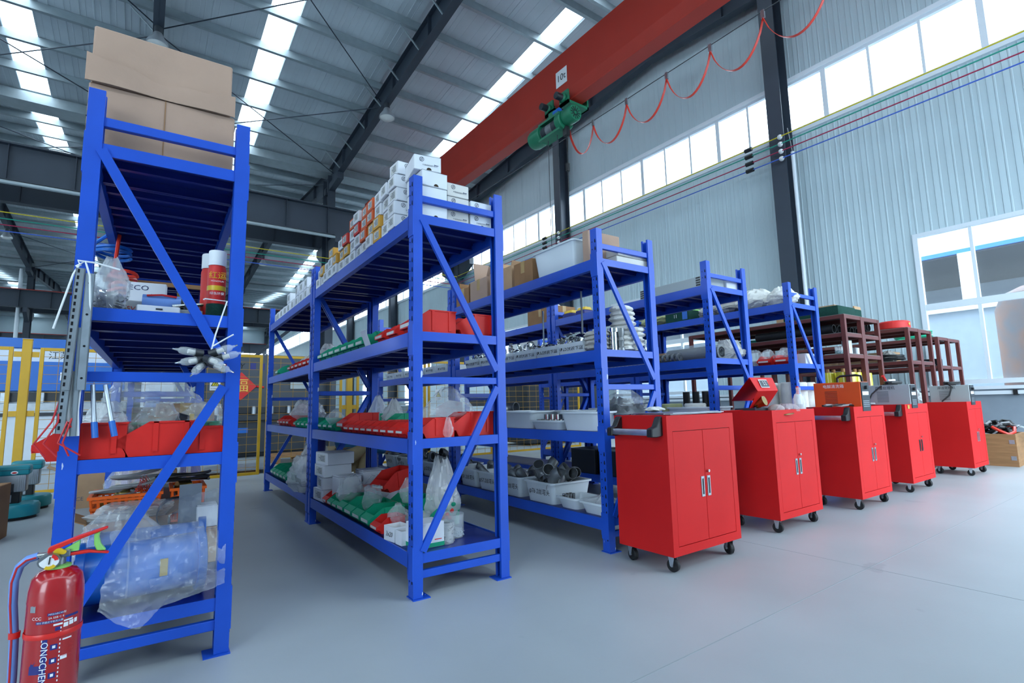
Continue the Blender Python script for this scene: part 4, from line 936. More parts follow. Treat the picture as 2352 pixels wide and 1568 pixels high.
for i in range(7):
    x, y = ((.08, .10), (.22, .10), (.36, .10), (.08, .26), (.22, .26), (.08, .12), (.24, .12))[i]
    t = thing('film_roll', '%s yellow stretch film roll on the brown racks' % ORD[i], 'roll', on_b(0 if i < 5 else 1, x, y, 2), ROT, 'yellow film rolls'); part('film', cached('film', lambda: MB().lathe([(.066, 0), (.068, .01), (.066, .40), (.064, .41)], 20).mesh()), 'film_yellow', t); part('core', cached('core', lambda: MB().pipe([(0, 0, -.0), (0, 0, .45)], .02, .016, 14).mesh()), 'carton_dark', t)
for i in range(3): solo('film_roll', cached('film2', lambda: MB().lathe([(.055, 0), (.056, .01), (.056, .19), (.054, .2)], 18).mesh()), 'film_yellow', '%s short yellow roll on the right brown rack' % ORD[i], 'roll', on_b(1, .32, .1+.15*i, 2), ROT, 'short yellow rolls')
coil('wire_coil', 'black wire coil on the brown rack under the red reel', 'wire_black', on_b(2, .22, .3, 3, .02), .14, 4, 14, (1, 1, .5), .01)
coil('wire_coil', 'black wire coil on the rack by the window', 'wire_black', on_b(4, .22, .3, 3, .02), .15, 4, 15, (1.1, 1, .3), .01)
t = thing('stone_jug', 'grey sacking bundle on the brown rack', 'bundle', on_b(2, .30, .35, 3)); part('sack', bag_me(.22, .2, .16, 61, .7), 'fabric_grey', t)
solo('clear_sack', bag_me(.2, .2, .24, 62, .7), 'bag_milky', 'milky bag on the brown rack below the hose coil', 'bag', on_b(3, .2, .2, 2))
for i in range(3): wbox('%s plain carton on the second brown shelf' % ORD[i], on_b(3, .2, .5+.4*i, 3), ROT, (.25, .3, .16), 'carton', False, tab=False, group='cartons on the brown rack')
t = solo('tool_case', carton_me(.22, .4, .13), 'panel_dark', 'dark tool case on the rightmost brown rack', 'case', on_b(5, .24, .4, 3), ROT)

# ------------------------------------------------------------------ plastic tubs, elbows, clamps on the third rack
def tub_me(w_, d, h, t=.004, tp=.02):
    b = MB(); n = 6; rc = .03
    def ring(hw, hd, z):
        out = []
        for cx, cy, a0 in ((hw-rc, hd-rc, 0), (-hw+rc, hd-rc, 90), (-hw+rc, -hd+rc, 180), (hw-rc, -hd+rc, 270)):
            for i in range(4): a = rad(a0+30*i); out.append((cx+rc*math.cos(a), cy+rc*math.sin(a), z))
        return out
    R_ = [ring(w_/2-tp, d/2-tp, 0), ring(w_/2, d/2, h-.012), ring(w_/2+.012, d/2+.012, h-.012), ring(w_/2+.012, d/2+.012, h), ring(w_/2-t, d/2-t, h), ring(w_/2-tp-t, d/2-tp-t, t)]
    vs = sum(R_, []); m = 16; fs = [tuple(range(m-1, -1, -1)), tuple(range(5*m, 6*m))]
    for k in range(5):
        for i in range(m): j = (i+1) % m; fs.append((k*m+i, k*m+j, (k+1)*m+j, (k+1)*m+i))
    return b.add(vs, fs).mesh('tub', smooth=40)
def tub(label, loc, size=(.34, .26, .13), txt=None, m='tub_white', rot=ROT, ts=.05, group='white plastic tubs on the third rack'):
    w_, d, h = size; t = thing('plastic_tub', label, 'tub', loc, rot, group); part('tub', cached(('tub', size), lambda: tub_me(*size)), m, t)
    if txt: part('handwriting', text_me(txt, ts, .15), 'print_black', t, (-w_/2+.006, 0, h*.5), (PI/2, 0, -PI/2))
    return t
def elbow_me(r=.045, ri=.041, R_=.085):
    return MB().pipe([(R_*math.cos(a)-R_, 0, R_*math.sin(a)) for a in [PI/2*i/8 for i in range(9)]], r, ri, 16).mesh('elbow')
def elbow(label, loc, rot, r=.045, R_=.085, m='stainless_dull', group='pipe elbows in the tubs'):
    return solo('pipe_elbow', cached(('elb', r, R_), lambda: elbow_me(r, r*.92, R_)), m, label, 'pipe elbow', loc, rot, group)
D3 = R3.D
tub('large tub marked 76 heaped with pipe elbows', R3.on(.19, .72, 1), (.36, .34, .15), 'φ76 2丝弯头', ts=.045)
tub('tub marked second from the elbow heap on the bottom shelf', R3.on(.19, 1.11, 1), (.36, .30, .15), 'φ63 2丝弯头', ts=.045)
tub('tub marked third from the elbow heap on the bottom shelf', R3.on(.19, 1.45, 1), (.36, .30, .15), 'φ57 2丝弯头', ts=.045)
tub('tub marked fourth from the elbow heap on the bottom shelf', R3.on(.19, 1.78, 1), (.36, .30, .15), 'φ51 2丝弯头', ts=.045)
tub('small tub of shiny pipe stubs in front of the elbow tub', R3.on(.13, .42, 1), (.22, .20, .075)); tub('small tub at the post end with a small bag', R3.on(.13, .17, 1), (.22, .22, .075))
for i in range(5): tub('%s tub on the far bottom shelf behind the double posts' % ORD[i], R3b.on(.19, .2+i*.36, 1), (.36, .31, .15), ('φ38弯头', 'φ32弯头', 'φ25弯头', 'φ19弯头', 'φ89弯头')[i], ts=.05, group='far tubs on the bottom shelf')
rnd = random.Random(4)
for i in range(24):
    x, y = .06+.27*rnd.random(), .59+.27*rnd.random(); z = .07+.026*(i // 5)
    elbow('dull steel pipe elbow in the heap on the marked tub', R3.on(x, y, 1, z), (rnd.uniform(-1, 1), rnd.uniform(-.6, .6), rnd.uniform(0, 6.2)), .040, .075, group='pipe elbows heaped in the big tub')
for i in range(8): elbow('dull steel elbow lying in the second marked tub', R3.on(.08+.22*rnd.random(), 1.0+.22*rnd.random(), 1, .10+.03*(i % 2)), (rnd.uniform(-1.5, 1.5), rnd.uniform(-1, 1), rnd.uniform(0, 6)), .035, .07, group='pipe elbows in the second tub')
for j in range(5):
    for i in range(5): elbow('dark elbow in the %s far tub of the bottom shelf' % ORD[j], R3b.on(.08+.22*rnd.random(), .12+j*.36+.2*rnd.random(), 1, .11+.035*(i % 2)), (rnd.uniform(-1.5, 1.5), rnd.uniform(-1, 1), rnd.uniform(0, 6)), .04, .08, group='dark elbows in the far tubs')
for j in range(2):
    for i in range(4): elbow('grey elbow in the %s plain tub of the bottom shelf' % ORD[j], R3.on(.1+.2*rnd.random(), 1.38+j*.33+.2*rnd.random(), 1, .10), (rnd.uniform(-1.5, 1.5), rnd.uniform(-1, 1), rnd.uniform(0, 6)), .03, .06, group='grey elbows in plain tubs')
for i in range(6): solo('pipe_stub', cached('stub', lambda: MB().pipe([(0, 0, 0), (0, 0, .075)], .014, .012, 12).mesh()), 'stainless', 'shiny pipe stub standing in the small tub', 'pipe', R3.on(.06+.03*(i % 3), .46+.03*(i//3), 1, .01), 0, 'shiny pipe stubs')
for i in range(9): solo('pipe_nipple', cached('nip', lambda: MB().pipe([(0, 0, 0), (0, 0, .04)], .012, .009, 10).mesh()), 'stainless', 'short shiny nipple in the small tub', 'pipe', R3.on(.08+.03*(i % 5), .36+.03*(i//5), 1, .02), (rad(20*(i % 3)), rad(15), 0), 'shiny nipples')
solo('parts_bag', bag_me(.12, .12, .10, 71, .6), 'bag', 'clear parts bag in the end tub of the bottom shelf', 'bag', R3.on(.14, .17, 1, .02))
# middle shelf
tub('deep white tub on the middle shelf right of the rings', R3.on(.20, .28, 2), (.36, .34, .125)); tub('wide white tub on the middle shelf left of the rings', R3.on(.23, 1.05, 2), (.40, .46, .13)); tub('shallow white tray of steel rings on the middle shelf', R3.on(.10, .62, 2), (.19, .33, .065)); tub('white tub behind the shallow ring tray', R3.on(.38, .62, 2), (.26, .34, .13)); tub('tub of dark elbows at the middle shelf far end', R3.on(.23, 1.58, 2), (.40, .42, .13))
for i in range(8):
    a, c, k = (i % 5, 0, 0) if i < 5 else (i-5, .0, 1)
    solo('steel_ring', cached('ring', lambda: MB().pipe([(0, 0, 0), (0, 0, .036)], .030, .026, 20).mesh()), 'stainless', 'shiny steel ring stacked in the shallow tray', 'ring', R3.on(.07 if k == 0 else .09, .50+a*.062+(.06 if k else 0), 2, .033+k*.037), ROT, 'steel rings in the tray')
for i in range(5): solo('steel_ring', cached('ring2', lambda: MB().pipe([(0, 0, 0), (0, 0, .036)], .034, .030, 20).mesh()), 'stainless', 'shiny steel ring in the back of the shallow tray', 'ring', R3.on(.135, .50+i*.07, 2, .033), ROT, 'steel rings in the back')
elbow('dull elbow standing on the far middle tub', R3.on(.20, 1.5, 2, .13), (0, rad(-80), rad(40)), .05, .09, group='elbows on the far middle tub'); elbow('dull elbow lying on the far middle tub', R3.on(.30, 1.62, 2, .14), (rad(80), 0, rad(100)), .05, .09, group='elbows on the far middle tub')
solo('fitting_heap', heap_me(.34, .32, .12, 8, 20), 'stainless_dull', 'heap of bagged fittings on the deep middle tub', 'fittings', R3.on(.36, .20, 2, .10), 0, None, 'stuff')
solo('fitting_bag', bag_me(.3, .24, .14, 73, .6), 'bag', 'clear bag over the fittings by the front post', 'bag', R3.on(.36, .16, 2, .12))
# upper shelf: slanted, hand lettered parts boxes with clamps
TX = ['Φ25快装卡盘', 'Φ32快装卡盘', 'Φ38快装卡盘', 'Φ51快装卡盘', 'Φ57快装卡盘', 'Φ63快装卡盘']
def lbox(label, loc, txt, group, w_=.24):
    t = thing('parts_tray', label, 'tray', loc, ROT, group); b = MB(); d = .30; h = .072
    b.prism([(.02, 0), (d, 0), (d, h), (0, h)], -w_/2, -w_/2+.003, 'y'); b.prism([(.02, 0), (d, 0), (d, h), (0, h)], w_/2-.003, w_/2, 'y'); b.box(.02, -w_/2, 0, d, w_/2, .003); b.box(d-.003, -w_/2, 0, d, w_/2, h)
    b.add([(.02, -w_/2, 0), (.02, w_/2, 0), (0, w_/2, h), (0, -w_/2, h), (.023, -w_/2, 0), (.023, w_/2, 0), (.003, w_/2, h), (.003, -w_/2, h)], [(0, 1, 2, 3), (7, 6, 5, 4), (3, 2, 6, 7)])
    part('tray', cached(('lb', w_), lambda: b.mesh('tray', smooth=0)), 'tub_clear', t); part('handwriting', text_me(txt, .043, .1, .98), 'print_black', t, (.0075, 0, h*.5), (PI/2-.0, 0, -PI/2)); return t
for i, s in enumerate(TX): lbox('%s hand lettered tray from the front post on the upper shelf' % ORD[i], R3.on(.0, .30+i*.27, 3), s, 'lettered trays on the upper shelf', .255)
for i in range(6): lbox('%s lettered tray past the double posts on the upper shelf' % ORD[i], R3b.on(.0, .22+i*.28, 3), ('Φ16卡箍', 'Φ19卡箍', 'Φ25卡箍', 'Φ32卡箍', 'Φ38卡箍', 'Φ51卡箍')[i], 'far lettered trays on the upper shelf', .26)
def clamp_me(r=.032):
    b = MB().pipe([(0, -.009, 0), (0, .009, 0)], r, r*.80, 18); b.box(r*.9, -.006, -.008, r*1.35, .006, .008); b.cyl((r*1.15, 0, -.02), (r*1.15, 0, .035), .0035, 6); b.box(r*1.05, -.014, .025, r*1.25, .014, .034); return b.mesh('clamp')
for i in range(40):
    y = .25+rnd.random()*1.6; z = .062+rnd.random()*.055
    solo('pipe_clamp', cached('clamp', clamp_me), 'stainless', 'polished pipe clamp heaped in the lettered trays', 'clamp', R3.on(.04+rnd.random()*.12, y, 3, z), (rnd.uniform(-1, 1), rnd.uniform(-1, 1), rnd.uniform(0, 6)), 'polished clamps in the lettered trays')
t = thing('strainer', 'round polished strainer on a rod above the first tray', 'strainer', R3.on(.30, .50, 3)); part('bowl', MB().sph((0, 0, .12), .085, 20, 10, (1, 1, .75)).mesh(), 'stainless', t); part('rod', MB().cyl((0, 0, .17), (0, 0, .50), .007, 8).mesh(), 'stainless_dull', t); part('foot', MB().cyl((0, 0, 0), (0, 0, .07), .10, 20).mesh(), 'stainless_dull', t)
t = thing('support_rod', 'thin steel rod standing among the clamps', 'rod', R3.on(.28, .95, 3)); part('rod', MB().cyl((0, 0, 0), (0, 0, .42), .007, 8).mesh(), 'stainless', t); part('foot', MB().cyl((0, 0, 0), (0, 0, .012), .04, 14).mesh(), 'stainless_dull', t)
solo('bubble_pack', bag_me(.16, .16, .10, 75, .4), 'bag', 'clear bubble pack behind the first lettered tray', 'bag', R3.on(.36, .22, 3))
for i in range(9): solo('filter_cloth', cached('fcl', lambda: bag_me(.17, .15, .04, 81, .15, 20, 6, .18)), 'fabric_white', '%s white filter cloth up in the stack at the rack end' % ORD[i], 'cloth', R3.on(.30+.01*(i % 2), .10, 3, i*.034), rad(25*i), 'filter cloths in the stack')
for i in range(5): solo('filter_cloth', cached('fcl', lambda: None), 'fabric_white', '%s white filter cloth up in the stack at the right post' % ORD[i], 'cloth', R3.on(.42, .12, 3, i*.034), rad(40*i), 'filter cloths at the right post')
for i in range(4): solo('filter_cloth', cached('fcl', lambda: None), 'fabric_grey', '%s grey filter cloth up behind the front post' % ORD[i], 'cloth', R3.on(.08, .12, 3, i*.03), rad(30*i), 'grey filter cloths')
t = thing('filter_housing', 'polished filter housing at the third rack end', 'filter', R3.on(.155, .045, 3)); part('tube', MB().cyl((0, 0, 0), (0, 0, .13), .026, 18).mesh(), 'stainless', t); part('collar', MB().cyl((0, 0, .12), (0, 0, .145), .036, 18).mesh(), 'stainless', t)
t = thing('ball_valve', 'stainless valve with lever beside the filter housing', 'valve', R3.on(.225, .05, 3)); part('body', MB().lathe([(.03, 0), (.03, .02), (.022, .03), (.026, .06), (.03, .07), (.022, .09), (.03, .12), (.03, .15)], 16).mesh(), 'stainless_dull', t); part('lever', MB().tube([(.03, 0, .05), (.06, 0, .06), (.065, 0, .10)], .005, 6).mesh(), 'stainless_dull', t)
# top shelf of the third rack
def carton(label, loc, size, rot=ROT, m='carton', flap=0, tape=True, name='carton', group=None):
    w_, d, h = size; t = thing(name, label, 'carton', loc, rot, group); part('box', carton_me(w_, d, h, .004), m, t)
    if tape: part('packing_tape', MB().box(-.025, -d/2-.001, -.0, .025, d/2+.001, h+.001).box(-w_/2-.001, -.025, h*.5, w_/2+.001, .025, h+.001).mesh(smooth=0), 'tape', t)
    if flap: part('flap', MB().box(-w_/2, -.003, 0, w_/2*.2, .003, flap).mesh(bev=.002), m, t, (0, d*.2, h), (rad(-8), 0, 0)); part('flap', MB().box(-w_/2, -.003, 0, w_/2, .003, flap*.5).mesh(bev=.002), m, t, (0, -d/2+.004, h), (rad(25), 0, 0))
    return t
carton('taped brown carton next to the clear tub', R3.on(.18, .87, 4), (.30, .25, .19), m='carton_dark'); carton('brown carton with ragged open flaps', R3.on(.18, 1.20, 4), (.30, .34, .20), flap=.08)
carton('pale carton with a raised flap on the third rack', R3.on(.18, 1.58, 4), (.28, .30, .20), m='carton_pale', flap=.17); carton('reddish brown carton at the far end of the third rack', R3.on(.16, 1.88, 4), (.26, .20, .17), ROT+rad(8), 'carton_dark', .06)
tub('milky clear tub of plastic fittings on the third rack', R3.on(.19, .48, 4), (.34, .46, .20), m='tub_clear', group=None); solo('fitting_heap', heap_me(.26, .38, .24, 13, 18), 'fabric_white', 'white plastic fittings inside the milky tub', 'fittings', R3.on(.19, .48, 4, .006), ROT, None, 'stuff')
carton('flat carton standing on edge behind the taped post', R3.on(.20, .16, 4), (.30, .06, .23), m='carton_pale', tape=False)
for i in range(2): solo('panel_stack', carton_me(.30, .26, .05), 'white_card_warm', '%s white panel pack at the third rack top' % ('lower' if i == 0 else 'upper'), 'panels', R3.on(.36, .16, 4, i*.054), ROT+rad(3*i), 'white panel packs')
# fourth and fifth rack
carton('long carton with foam on the far fourth rack', R4b.on(.24, .28, 4), (.34, .50, .20), m='carton_dark'); solo('foam_scraps', heap_me(.3, .4, .07, 17, 14), 'fabric_white', 'white foam scraps on the long carton', 'foam', R4b.on(.24, .28, 4, .20), 0, None, 'stuff')
solo('notice_sheet', MB().box(-.002, -.06, 0, .002, .06, .17).mesh(), 'white_card', 'white notice sheet standing on the fourth rack', 'sheet', R4.on(.35, 1.90, 4), ROT+.3)
for i in range(2):
    t = thing('power_tool', 'blue and yellow tool box on the fourth rack, %s' % ('left one' if i == 0 else 'right one'), 'tool box', R4.on(.10, 1.80-.22*i, 4), ROT); part('base', MB().box(-.07, -.07, 0, .07, .07, .05).mesh(bev=.008), 'navy_print', t); part('lid', MB().prism([(-.06, .05), (.06, .05), (.04, .085), (-.04, .085)], -.06, .06, 'y').mesh(bev=.005), 'yellow_plastic', t)
t = thing('metal_case', 'flat grey metal case on the fourth rack', 'case', R4.on(.20, .40, 4), ROT); part('case', carton_me(.36, .66, .085), 'grey_paint', t)
for yy in (-.3, .3):
    for k in range(4): part('rivet_clip', cached('rivc', lambda: MB().box(-.002, -.02, 0, 0, .02, .012).mesh()), 'panel_dark', t, (-.18, yy, .01+k*.02))
solo('white_carton', carton_me(.16, .14, .09), 'white_card', 'white box right of the metal case', 'box', R4.on(.42, .12, 4), ROT)
carton('plain carton on the upper shelf of the fourth rack', R4.on(.36, 1.5, 3), (.3, .4, .3), m='carton')
for i in range(2): solo('hose_roll', cached('hroll', lambda: MB().pipe([(0, 0, 0), (0, .42, 0)], .065, .025, 18).mesh()), 'clear_plastic', '%s roll of clear hose on the fourth rack' % ORD[i], 'roll', R4.on(.13+.15*i, .10, 3, .066), ROT, 'rolls of clear hose'); solo('roll_core', cached('rcore', lambda: MB().pipe([(0, 0, 0), (0, .42, 0)], .045, .028, 16).mesh()), 'dark_steel', '%s dark core inside the clear hose roll' % ORD[i], 'core', R4.on(.13+.15*i, .10, 3, .066), ROT, 'cores of the hose rolls')
for i in range(5): solo('filter_bag', cached('fbag', lambda: bag_me(.05, .16, .17, 83, .5)), 'fabric_white', '%s white filter bag fanned on the fourth rack' % ORD[i], 'bag', R4.on(.34+.035*i, .12, 3), ROT+rad(5*i), 'filter bags on the fourth rack')
for i in range(30): solo('flange_ring', cached('frng', lambda: MB().pipe([(0, 0, 0), (0, .022, 0)], .035, .02, 14).mesh()), 'stainless_dull', '%s steel flange from the front in the fourth rack row' % ORD[i], 'flange', R4.on(.07, .36+i*.052, 3, .036), ROT, 'flanges in the long row')
for i in range(22): solo('flange_ring', cached('frng', lambda: None), 'stainless_dull', '%s steel flange in the row past the double posts' % ORD[i], 'flange', R4b.on(.07, .15+i*.07, 3, .036), ROT, 'flanges in the far row')
for i in range(6): solo('white_drum', cached('drum', lambda: MB().lathe([(.075, 0), (.078, .01), (.078, .33), (.07, .34)], 20).mesh()), 'fabric_white', '%s tall white roll on the fifth rack middle shelf' % ORD[i], 'roll', R5.on(.09+.17*(i % 3), .12+.2*(i//3), 2), 0, 'tall white rolls')
for i in range(3): solo('paper_drum', cached('drum2', lambda: MB().lathe([(.085, 0), (.088, .01), (.088, .15), (.08, .16)], 20).mesh()), ('fabric_white', 'fabric_olive', 'fabric_white')[i], '%s short pale roll on the fourth rack middle shelf' % ORD[i], 'roll', R4.on(.12, .28+.24*i, 2), 0, 'short pale rolls')
for i in range(4): solo('filter_cartridge', cached('fcart', lambda: MB().pipe([(0, 0, 0), (0, 0, .26)], .03, .015, 14).mesh()), 'rubber', '%s black cartridge behind the pale rolls' % ORD[i], 'cartridge', R4.on(.30, .2+.1*i, 2), 0, 'black cartridges')
for i in range(4): wbox('%s dark case low on the fourth rack behind the elbows' % ORD[i], R4.on(.2, .35+.42*i, 1), ROT, (.36, .36, .24), 'panel_dark', False, tab=False, group='dark cases on the fourth rack')
for i in range(7): solo('elbow_pack', cached('epk', lambda: MB().box(-.05, -.035, 0, .05, .035, .09).mesh(bev=.02, seg=2)), 'stainless_dull', '%s shrink wrapped fitting pack low on the fourth rack' % ORD[i], 'fittings', R4.on(.07+.11*(i % 2), .06+.09*(i // 2), 1), ROT, 'wrapped fitting packs')
for i in range(3): tub('%s white tub low on the fourth rack' % ORD[i], R4.on(.2, .3+.5*i, 2), (.34, .4, .13), group='tubs on the fourth rack')
BND = [(.16, .16, .30, .2, 91), (.22, .45, .42, .24, 92), (.2, .75, .36, .2, 93), (.22, 1.02, .3, .16, 94)]
for i, (x, y, s_, h_, sd) in enumerate(BND): solo('fabric_bundle', bag_me(s_*.8, s_, h_*.95, sd, .65), 'fabric_white' if i < 2 else 'fabric_grey', '%s white fabric bundle from the front on the rightmost rack' % ORD[i], 'bundle', R5.on(x, y, 4), rad(30*i), 'fabric bundles on the rightmost rack')
solo('olive_bag', bag_me(.3, .5, .19, 96, .5), 'fabric_olive', 'olive sack beside the green carton on the rightmost rack', 'sack', R5.on(.22, 1.75, 4), 0)
t = carton('green printed carton beside the olive sack', R5.on(.20, 1.36, 4), (.32, .34, .13), m='sponge_green', tape=False); part('lettering', text_me('11', .06), 'sign_white', t, (-.1615, .02, .07), FX); part('label_panel', MB().box(-.1625, -.15, .02, -.161, -.08, .11).mesh(), 'machine_blue', t); part('lid_band', MB().box(-.165, -.175, .125, .165, .175, .14).mesh(), 'lime_plastic', t)
for i in range(4): solo('clear_bag', bag_me(.2, .18, .17, 100+i, .6), 'bag', '%s clear parts bag on the rightmost rack upper shelf' % ORD[i], 'bag', R5.on(.14+.1*(i % 2), .48+.22*i, 3), 0, 'clear bags on the rightmost rack')
for i in range(2): solo('clear_bag', bag_me(.16, .15, .13, 110+i, .6), 'bag', 'clear bag in the %s red bin of the rightmost rack' % ('front', 'rear')[i], 'bag', R5.on(.12, .15+.18*i, 3, .03), 0)
wbox('white carton behind the red bins on the rightmost rack', R5.on(.40, .14, 3), ROT, (.18, .18, .11), 'white_card', False, tab=False, group=None)
for i in range(3): carton('%s large carton on the far rightmost rack' % ORD[i], R5b.on(.28, .35+.55*i, 3), (.45, .5, .35), group='cartons on the far rightmost rack')
for i in range(3): carton('%s carton on the upper shelf of the rightmost rack' % ORD[i], R5.on(.34, 1.0+.4*i, 3), (.36, .36, .26), group='cartons on the rightmost upper shelf')
# ------------------------------------------------------------------ bags on the second rack
def bag(label, loc, s, seed, m='bag', pinch=.75, rot=0, group=None): return solo('plastic_bag', bag_me(s[0], s[1], s[2], seed, pinch), m, label, 'bag', loc, rot, group)
bag('clear bag slumped over the large red bin, middle shelf', R2.on(.36, .33, 2, .04), (.30, .24, .22), 201, 'bag')
bag('clear bag with a bolt hanging beside the large red bin', R2.on(.20, .02, 2), (.05, .05, .10), 202)
bag('white bag standing behind the middle shelf green bins', R2.on(.40, 1.62, 2), (.15, .15, .25), 203, 'bag_milky', .8); bag('white tied bag behind the large red bin', R2.on(.40, 1.28, 2), (.16, .15, .22), 204, 'bag_milky', .85)
bag('clear bag on the nearest green bins, middle shelf', R2.on(.05, 1.55, 2, .05), (.12, .14, .10), 205)
bag('clear folded bag standing in the green bins, bottom shelf', R2.on(.12, .92, 1, .03), (.11, .12, .17), 206, 'bag', .1); bag('crumpled bag over the small green bins, bottom shelf', R2.on(.12, 1.36, 1, .03), (.17, .18, .19), 207, 'bag', .5)
bag('clear bag lying behind the crumpled bag, bottom shelf', R2.on(.32, 1.45, 1), (.24, .24, .20), 208); bag('clear bag right of the tipped red bin', R2.on(.30, .78, 1, .10), (.10, .10, .15), 209); bag('clear bag over the red bin by the 3x20 carton', R2.on(.13, .52, 1, .03), (.11, .13, .12), 210)
bag('big grey bag spilling past the double posts', R2b.on(.06, .30, 1), (.30, .5, .30), 211, 'bag_milky', .5); bag('clear bag heaped above the far green bins', R2b.on(.22, .75, 1), (.3, .4, .36), 212, 'bag_milky', .6); bag('clear bag on the far bottom shelf, back', R2b.on(.34, 1.2, 1), (.3, .5, .38), 213, 'bag', .5)
solo('blue_rag_bucket', MB().lathe([(.07, 0), (.09, .13), (.085, .13), (.065, .01)], 18, cap=False).mesh(), 'navy_print', 'dark blue bucket on the bags of the far bottom shelf', 'bucket', R2b.on(.22, .62, 1, .30), (rad(14), rad(-10), 0))
bag('milky bag on the far middle shelf, left', R2b.on(.30, 1.62, 2), (.26, .24, .26), 214, 'bag_milky', .6); bag('milky bag on the far middle shelf, centre', R2b.on(.30, 1.15, 2), (.22, .24, .25), 215, 'bag_milky', .7); bag('pinkish bag over the far green bins', R2b.on(.14, .75, 2, .05), (.22, .34, .16), 216, 'bag_pink', .5)
bag('milky bag behind the far red bins, upper shelf', R2b.on(.30, .62, 3), (.22, .3, .25), 217, 'bag_milky', .7); bag('small white bag at the far upper shelf end', R2b.on(.28, 1.35, 3), (.2, .18, .2), 218, 'bag_milky', .8)
solo('paper_folder', MB().prism([(0, 0), (.2, 0), (.2, .10), (.10, .115), (0, .07)], -.002, .002, 'y').mesh(), 'white_card', 'white folded card leaning behind the small red bins', 'card', R2.on(.42, .62, 2, .08), ROT+rad(-60))
t = jar('black bucket with a white band on the bottom shelf', R2.on(.42, 1.45, 1), .075, .20, 0, False); part('band', MB().cyl((0, 0, .02), (0, 0, .19), .0765, 20).mesh(), 'sign_white', t); part('paint', MB().cyl((0, 0, .185), (0, 0, .196), .068, 20).mesh(), 'panel_dark', t)
solo('red_tin', MB().lathe([(.06, 0), (.06, .11), (.05, .12)], 18).mesh(), 'festive_red', 'red tin beside the black bucket', 'tin', R2.on(.32, 1.62, 1))
# bags and boxes on top of racks behind
for i in range(4): carton('%s brown carton on the rack behind the big carton rack' % ORD[i], R1b.on(.27, .3+.45*i, (2, 2, 1, 1)[i]), (.32, .3, .2), m='carton_dark', group='cartons on the rear left rack')

# ------------------------------------------------------------------ left rack contents
t = thing('carton', 'large worn carton at the bottom of the pile on the left rack', 'carton', R1.on(.235, .52, 4), ROT); part('box', carton_me(.50, .82, .285, .006), 'carton_pale', t); part('crease', MB().box(-.251, -.4125, .14, .251, -.4105, .144).mesh(), 'carton_gap', t); part('seam', MB().box(-.004, -.4125, .0, -.001, -.411, .285).mesh(), 'carton_dark', t)
t = thing('carton', 'worn carton on top of the pile on the left rack', 'carton', R1.on(.225, .50, 4, .287), ROT+rad(.5)); part('box', carton_me(.48, .78, .235, .006), 'carton_pale', t)
fl = MB(); N_ = 14; vs = []
for j in (0, 1):
    for i in range(N_+1):
        u = i/N_; x = -.255+.51*u; zt = .11-.02*u-.035*math.sin(u*PI)*(1+.3*math.sin(u*17)); vs.append((x, -.402-.012*j*0-.006*math.sin(u*9), zt if j else -.005))
fl.add(vs, [(i, i+1, N_+2+i, N_+1+i) for i in range(N_)]); fl.add([(a, b_+.004, c) for a, b_, c in vs], [(i, i+1, N_+2+i, N_+1+i) for i in range(N_)])
part('torn_flap', fl.mesh(), 'carton_pale', t)
S3 = R1
t = thing('pin_bag', 'clear bag of steel pins on the left rack', 'bag', R1.on(.095, .13, 3), ROT); part('film', bag_me(.125, .11, .215, 301, .7), 'bag_milky', t)
b = MB(); rnd = random.Random(3)
for i in range(260):
    a = rnd.uniform(0, 2*PI); q = rnd.random()**.5*.052; z = .008+rnd.random()*.088*(1-.35*q/.05); p = Vector((q*math.cos(a), q*math.sin(a)*.9, z)); d = Vector((rnd.uniform(-1, 1), rnd.uniform(-1, 1), rnd.uniform(-.4, .4))).normalized()*.014; b.cyl(p-d, p+d, .0022, 4)
pn = part('pins', b.mesh(smooth=0), 'screws', t); pn['kind'] = 'stuff'
t = thing('printed_box', 'white box with dark triangles and ECO lettering', 'box', R1.on(.205, .36, 3), ROT+rad(-4)); part('box', carton_me(.14, .05, .175), 'white_card', t); part('lettering', text_me('ECO', .030, 0, 1.2), 'ink_blue', t, (-.028, -.0262, .150), FY)
for i, (x, z) in enumerate(((.018, .11), (.030, .085), (.052, .085), (.014, .06), (.037, .06), (.026, .035))): part('triangle', cached('tri', lambda: MB().prism([(-.010, 0), (.010, 0), (0, .018)], -.0005, 0, 'y').mesh(smooth=0)), 'ink_blue', t, (x, -.0258, z))
t = thing('small_box', 'small white box with red writing on the left rack', 'box', R1.on(.195, .24, 3), ROT+rad(4)); part('box', carton_me(.11, .08, .07), 'white_card_warm', t); part('lettering', text_me('5V 变压', .026, .1), 'festive_red', t, (-.01, -.0412, .035), FY)
t = thing('drawer_tray', 'white plastic drawer with a slot handle on the left rack', 'tray', R1.on(.25, .115, 3), ROT+rad(3)); part('tray', MB().box(-.07, -.05, 0, .07, .05, .032).mesh(bev=.003), 'white_card', t); part('slot', MB().box(-.010, -.0515, .016, .012, -.0495, .022).mesh(), 'panel_dark', t)
t = thing('tape_roll', 'blue padded case lying on the white drawer', 'case', R1.on(.262, .17, 3, .034), ROT+rad(-4)); part('case', MB().cyl((-.065, 0, .03), (.065, 0, .03), .030, 16).mesh(), 'hose_blue', t); part('end_cap', MB().cyl((.065, 0, .03), (.075, 0, .03), .031, 16).mesh(), 'panel_dark', t); part('strap', MB().tube([(-.05, -.03, .05), (0, -.033, .055), (.05, -.03, .05)], .004, 6).mesh(), 'wire_red', t)
